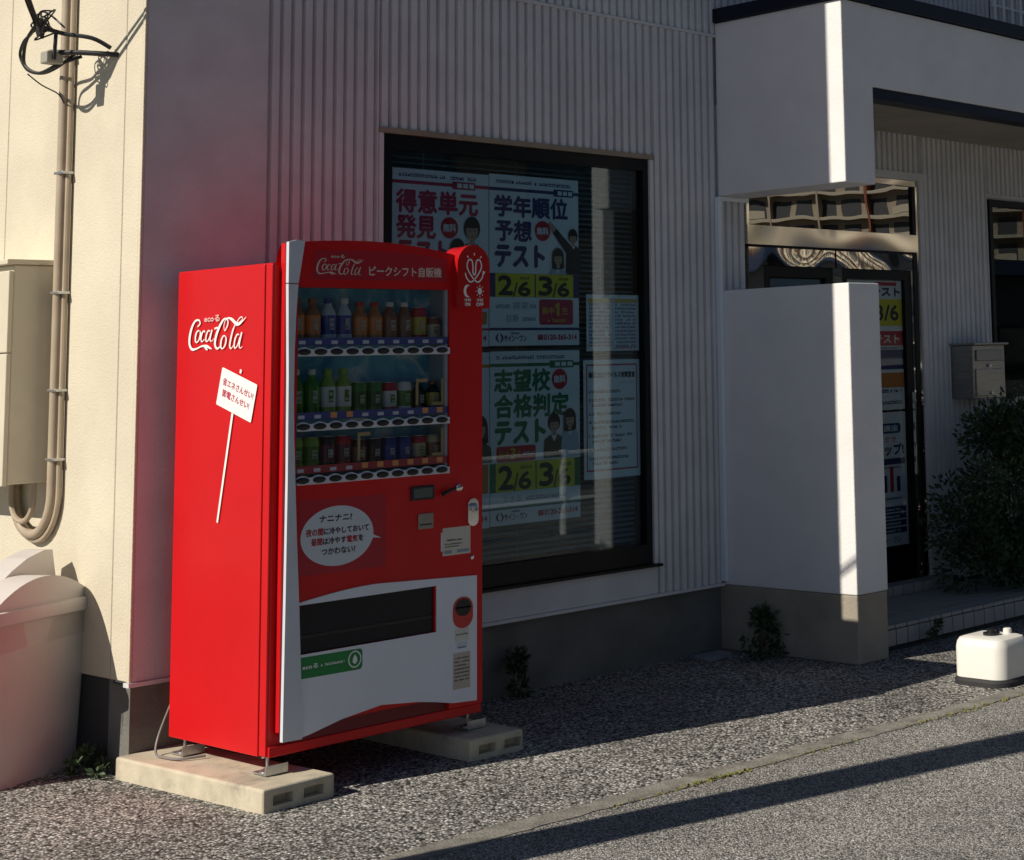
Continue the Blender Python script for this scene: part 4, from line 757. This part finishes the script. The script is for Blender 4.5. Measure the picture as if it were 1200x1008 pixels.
# ------------------------------------------------------------------ white weighted base (water tank) at the right
tk = thing('stand_base_tank', 'white water-filled sign base with black cap on the asphalt', 'weight', (3.19, -.93, 0))
def rtank(x0, x1, y0, y1, prof, r):
    mb = MB(); rings = [[(a_, b_, z) for a_, b_ in rrect(x0+k, x1-k, y0+k, y1-k, max(.01, r-k), 6)] for z, k in prof]; n_ = len(rings[0])
    return mb.add([p_ for r_ in rings for p_ in r_], [(i*n_+j, i*n_+(j+1) % n_, (i+1)*n_+(j+1) % n_, (i+1)*n_+j) for i in range(len(rings)-1) for j in range(n_)]+[tuple(range(n_-1, -1, -1)), tuple(range((len(rings)-1)*n_, len(rings)*n_))])
rtank(3.075, 3.335, -1.085, -.80, [(.030, .004), (.034, 0), (.165, 0), (.19, .006), (.206, .018), (.213, .04), (.215, .06)], .065).build('tank_body', M['tank'], tk, True)
rtank(3.060, 3.350, -1.10, -.785, [(0, .0), (.02, 0), (.030, .008), (.033, .02)], .09).build('base_ring', M['rubber'], tk, True)
MB().lathe([(.040, 0), (.040, .012), (.022, .016), (.022, .026), (.012, .03)], (3.19, -.955, .214), 18).build('cap', M['black'], tk, True)
MB().lathe([(.020, 0), (.020, .022), (.016, .026)], (3.27, -.99, .212), 14).build('filler_neck', M['tank'], tk, True)

# ------------------------------------------------------------------ mailbox
ml = thing('mailbox', 'stainless steel wall mailbox to the right of the entrance', 'mailbox', (5.5, .66, 1.24))
BB(5.312, 5.668, .585, .756, 1.240, 1.575, .004).build('mailbox_body', M['mail'], ml)
BB(5.300, 5.685, .560, .756, 1.576, 1.590, .003).build('mailbox_lid', M['mail'], ml)
BB(5.335, 5.645, .576, .584, 1.255, 1.425, .003).build('mailbox_door', M['mail'], ml); BB(5.345, 5.635, .574, .584, 1.475, 1.545, .004).build('mail_flap', mat('dull_flap', (.30, .30, .30), .35, metal=.9), ml)
MB().lathe([(.010, 0), (.010, .012)], (5.49, .576, 1.275), 12, -Y).build('mailbox_lock', M['chrome'], ml, True); B(5.475, 5.505, .572, .5755, 1.435, 1.455).build('name_plate', M['white'], ml)

# ------------------------------------------------------------------ drain cover
tag(MB().xy([(2.86, .56), (3.08, .60), (3.12, .735), (2.90, .735)], .002, .014).build('drain_cover', M['drain']), 'flat steel drain cover in the corner by the screen wall', 'drain cover')

# ------------------------------------------------------------------ plants
leafm = [mat('leaf_dark', (.030, .055, .022), .55, var=.25, vscale=20), mat('leaf_mid', (.045, .080, .028), .55, var=.25, vscale=20)]
bark = mat('twig_bark', (.09, .065, .045), .9, var=.2)
def leaf(mb, p, d_, s_, rr):
    d_ = d_.normalized(); sd = d_.cross(Vector((rr.uniform(-1, 1), rr.uniform(-1, 1), rr.uniform(-.3, 1)))).normalized(); nn = d_.cross(sd)
    mb.add([p, p+d_*s_*.45+sd*s_*.26+nn*s_*.06, p+d_*s_, p+d_*s_*.45-sd*s_*.26+nn*s_*.06], [(0, 1, 2), (0, 2, 3)])
def bush(name, label, cat, base, h, rx, ry, nleaf, ls, nst, seed, clumps=14, low=.15, group=None):
    rr = random.Random(seed); t = thing(name, label, cat, base, group); base = Vector(base); st_ = MB(); lm = [MB(), MB()]
    cl = []
    for i in range(clumps):
        a_ = rr.uniform(0, 2*math.pi); k = math.sqrt(rr.random()); zz = rr.uniform(low, .92)
        sh_ = math.sin(math.pi*min(1, .25+zz*.72))
        cl.append((base+Vector((math.cos(a_)*k*rx*sh_, math.sin(a_)*k*ry*sh_, zz*h)), rr.uniform(.13, .24)*h*.8))
    for i in range(nst):
        e_ = cl[i % len(cl)][0]; m_ = base.lerp(e_, .5)+Vector((rr.uniform(-.04, .04), rr.uniform(-.04, .04), .05*h))
        st_.tube(spline([tuple(base+Vector((rr.uniform(-.03, .03), rr.uniform(-.03, .03), -.01))), tuple(m_), tuple(e_)], 4), [.012*h*(1-.8*j/8) for j in range(9)], 5)
    for i in range(nleaf):
        c_, r_ = rr.choice(cl); v_ = Vector((rr.gauss(0, 1), rr.gauss(0, 1), rr.gauss(0, .8))); v_.normalize(); p_ = c_+v_*r_*rr.random()**.45
        p_.z = max(p_.z, base.z+.02)
        leaf(lm[0 if rr.random() < .6 else 1], p_, v_+Vector((0, 0, rr.uniform(-.2, .6))), ls*rr.uniform(.7, 1.35), rr)
    st_.build('stem', bark, t); lm[0].build('foliage', leafm[0], t); lm[1].build('foliage', leafm[1], t); return t
bush('shrub', 'dense dark evergreen shrub growing in the shade right of the entrance', 'shrub', (5.35, .30, .129), 1.10, .66, .26, 17000, .036, 16, 11, 60, .06)
bush('weed', 'leafy weed growing at the foot of the white screen wall', 'weed', (3.10, .40, 0), .24, .13, .08, 520, .034, 8, 21, 14, .1)
bush('weed', 'small dark weed growing at the foundation right of the vending machine', 'weed', (1.74, .70, 0), .20, .065, .05, 260, .032, 6, 22, 9, .1)
bush('weed', 'small weed in front of the tiled porch step', 'weed', (3.90, -.10, 0), .13, .06, .04, 130, .026, 5, 23, 5, .15)
bush('weed', 'dried weeds and dead leaves between the bin and the foundation corner', 'weed', (-.16, .93, 0), .10, .12, .10, 240, .028, 5, 24, 8, .05)
mb = MB(); rr = random.Random(9)
for i in range(420):
    x = rr.choice((rr.uniform(.6, 1.9), rr.uniform(1.0, 1.3), rr.uniform(2.2, 3.0))); p_ = Vector((x, gy(x)-.112+rr.gauss(0, .010), .004)); leaf(mb, p_, Vector((rr.uniform(-1, 1), rr.uniform(-1, 1), rr.uniform(.1, .6))), rr.uniform(.008, .018), rr)
mb.build('moss', mat('dry_moss', (.20, .19, .05), .9, var=.3, vscale=30), None, kind='stuff')
o_ = bpy.data.objects['moss']; o_['label'] = 'yellow-green moss along the concrete edging'; o_['category'] = 'moss'

# ------------------------------------------------------------------ the street behind the camera (seen in the glass and as shadow)
up_ = thing('utility_pole', 'grey concrete utility pole left of the building, its shadow crossing the road', 'utility pole', (-3.0, -.470, 0))
MB().lathe([(.145, -.2), (.125, 9.0)], (-3.0, -.470, 0), 18).build('pole_shaft', M['concrete'], up_, True)
B(-3.06, -2.94, -1.4, .5, 8.3, 8.4).build('cross_arm', M['galv'], up_)
gp = thing('sign_post', 'pale square sign post standing by the road, mirrored in the window', 'post', (6.6, -3.8, 0))
BB(6.53, 6.67, -3.87, -3.73, 0, 3.35, .01).build('post_shaft', M['porch'], gp); B(6.51, 6.69, -3.89, -3.71, 3.35, 3.4).build('post_cap', M['navy'], gp)
gr = thing('guard_railing', 'white pipe guard railing along the road, mirrored in the window', 'railing', (7, -4.8, 0))
mb = MB()
for z in (.72, .30): MB().tube([(4.0, -4.8, z), (11.5, -4.8, z)], .03, 8).build('rail', M['white'], gr, True)
for i in range(6): MB().lathe([(.035, 0), (.035, .76)], (4.0+1.5*i, -4.8, 0), 10).build('post', M['white'], gr, True)
ho = thing('house', 'dark brown house across the street, mirrored in the window', 'building', (12, -19, 0))
B(4, 20, -24, -16, 0, 7).build('wall', mat('brown_siding', (.10, .075, .055), .8, var=.15, vscale=2), ho); MB().yz([(-24.6, 7.001), (-15.4, 7.001), (-20, 9.2)], 3.6, 20.4).build('roof', M['navy'], ho)
for x in (5.5, 9, 12.5, 16):
    for z in (1.0, 4.0):
        w_ = B(x, x+1.8, -16.02, -15.96, z, z+1.3).build('window', M['blackframe'], ho); B(x+.06, x+1.74, -15.955, -15.95, z+.06, z+1.24).build('pane', M['doorglass'], w_)
h2 = thing('house', 'low grey house further along the street, mirrored in the right window', 'building', (34, -21, 0))
B(24, 46, -25, -18, 0, 3.6).build('wall', mat('grey_siding', (.16, .15, .14), .8, var=.15, vscale=2), h2); MB().yz([(-25.5, 3.601), (-17.5, 3.601), (-21.5, 4.4)], 23.6, 46.4).build('roof', M['navy'], h2)
for x in (25.5, 29.5, 33.5, 37.5, 41.5):
    w_ = B(x, x+2, -18.02, -17.96, 1.0, 2.3).build('window', M['blackframe'], h2); B(x+.06, x+1.94, -17.955, -17.95, 1.06, 2.24).build('pane', M['doorglass'], w_)
# apartment block
ap = thing('apartment_block', 'far apartment block with balconies mirrored in the entrance glass', 'building', (150, -118, 0))
ap.rotation_euler.z = math.atan2(-.78, -.62)+R_(12)
am = mat('apartment_wall', (.42, .36, .27), .85, var=.1, vscale=.3); ad_ = mat('apartment_dark', (.05, .055, .06), .5); aw = mat('balcony_parapet', (.52, .46, .36), .8)
def lb(mb, name, m, parent=ap): o = mb.build(name, m, None); o.parent = parent; return o
wl = lb(B(-45, 45, 0, 12, 0, 33), 'wall', am)
for f in range(11):
    z = f*3.0
    lb(B(-45, 45, -1.5, -.01, z+2.86, z+3.0), 'balcony_slab', aw); lb(B(-45, 45, -1.5, -1.38, z+.01, z+.22), 'balcony_rail', aw)
    mb = MB()
    for k in range(15):
        if (k*7+f*3) % 4 < 2: mb.box(-44+k*6, -44+k*6+rnd.uniform(1.5, 3.2), -1.37, -1.30, z+.3, z+1.1)
    lb(mb, 'balcony_panel', aw)
    mb = MB()
    for k in range(30): mb.box(-44+k*3, -44+k*3+2.2, -.06, -.012, z+.25, z+2.3)
    lb(mb, 'window', ad_)
for k in range(16): lb(B(-45+k*6-.12, -45+k*6+.12, -1.6, -.01, 0, 33), 'party_wall', mat('rust_downpipe', (.25, .08, .04), .7) if k % 3 == 1 else am)
# parked car in front, mirrored in the door
pc = thing('parked_car', 'white parked hatchback mirrored in the entrance door', 'car', (12.5, -5.9, 0))
def carbody():
    prof = [(-2.0, .35), (-2.05, .75), (-1.9, .98), (-1.15, 1.08), (-.45, 1.50), (1.3, 1.52), (1.95, 1.05), (2.02, .7), (1.98, .35)]
    return prof
pts = carbody(); mb = MB(); mb.xz([(12.5+a_, b_) for a_, b_ in pts], -6.75, -5.05); lbld = mb.build('car_body', mat('white_car_paint', (.75, .75, .74), .2, coat=.6), pc)
for y in (-6.76, -5.04):
    MB().xz([(12.5-1.05, 1.07), (12.5-.42, 1.43), (12.5+1.2, 1.45), (12.5+1.7, 1.08)], y-.01, y+.01).build('side_window', M['blackframe'], pc)
    for x in (-1.3, 1.3):
        t_ = MB().lathe([(.31, -.1), (.31, .1)], (12.5+x, y, .31), 20, Y).build('wheel', M['rubber'], pc, True); MB().lathe([(.19, -.115), (.19, .115)], (12.5+x, y, .31), 16, Y).build('rim', M['galv'], t_, True)
MB().yz([(-6.6, 1.1), (-5.2, 1.1), (-5.3, 1.42), (-6.5, 1.42)], 12.5-1.0, 12.5-.6).build('windscreen', M['blackframe'], pc)
for y in (-6.5, -5.3): BB(12.5-2.06, 12.5-1.9, y-.12, y+.12, .72, .86, .02).build('headlight', M['chrome'], pc)
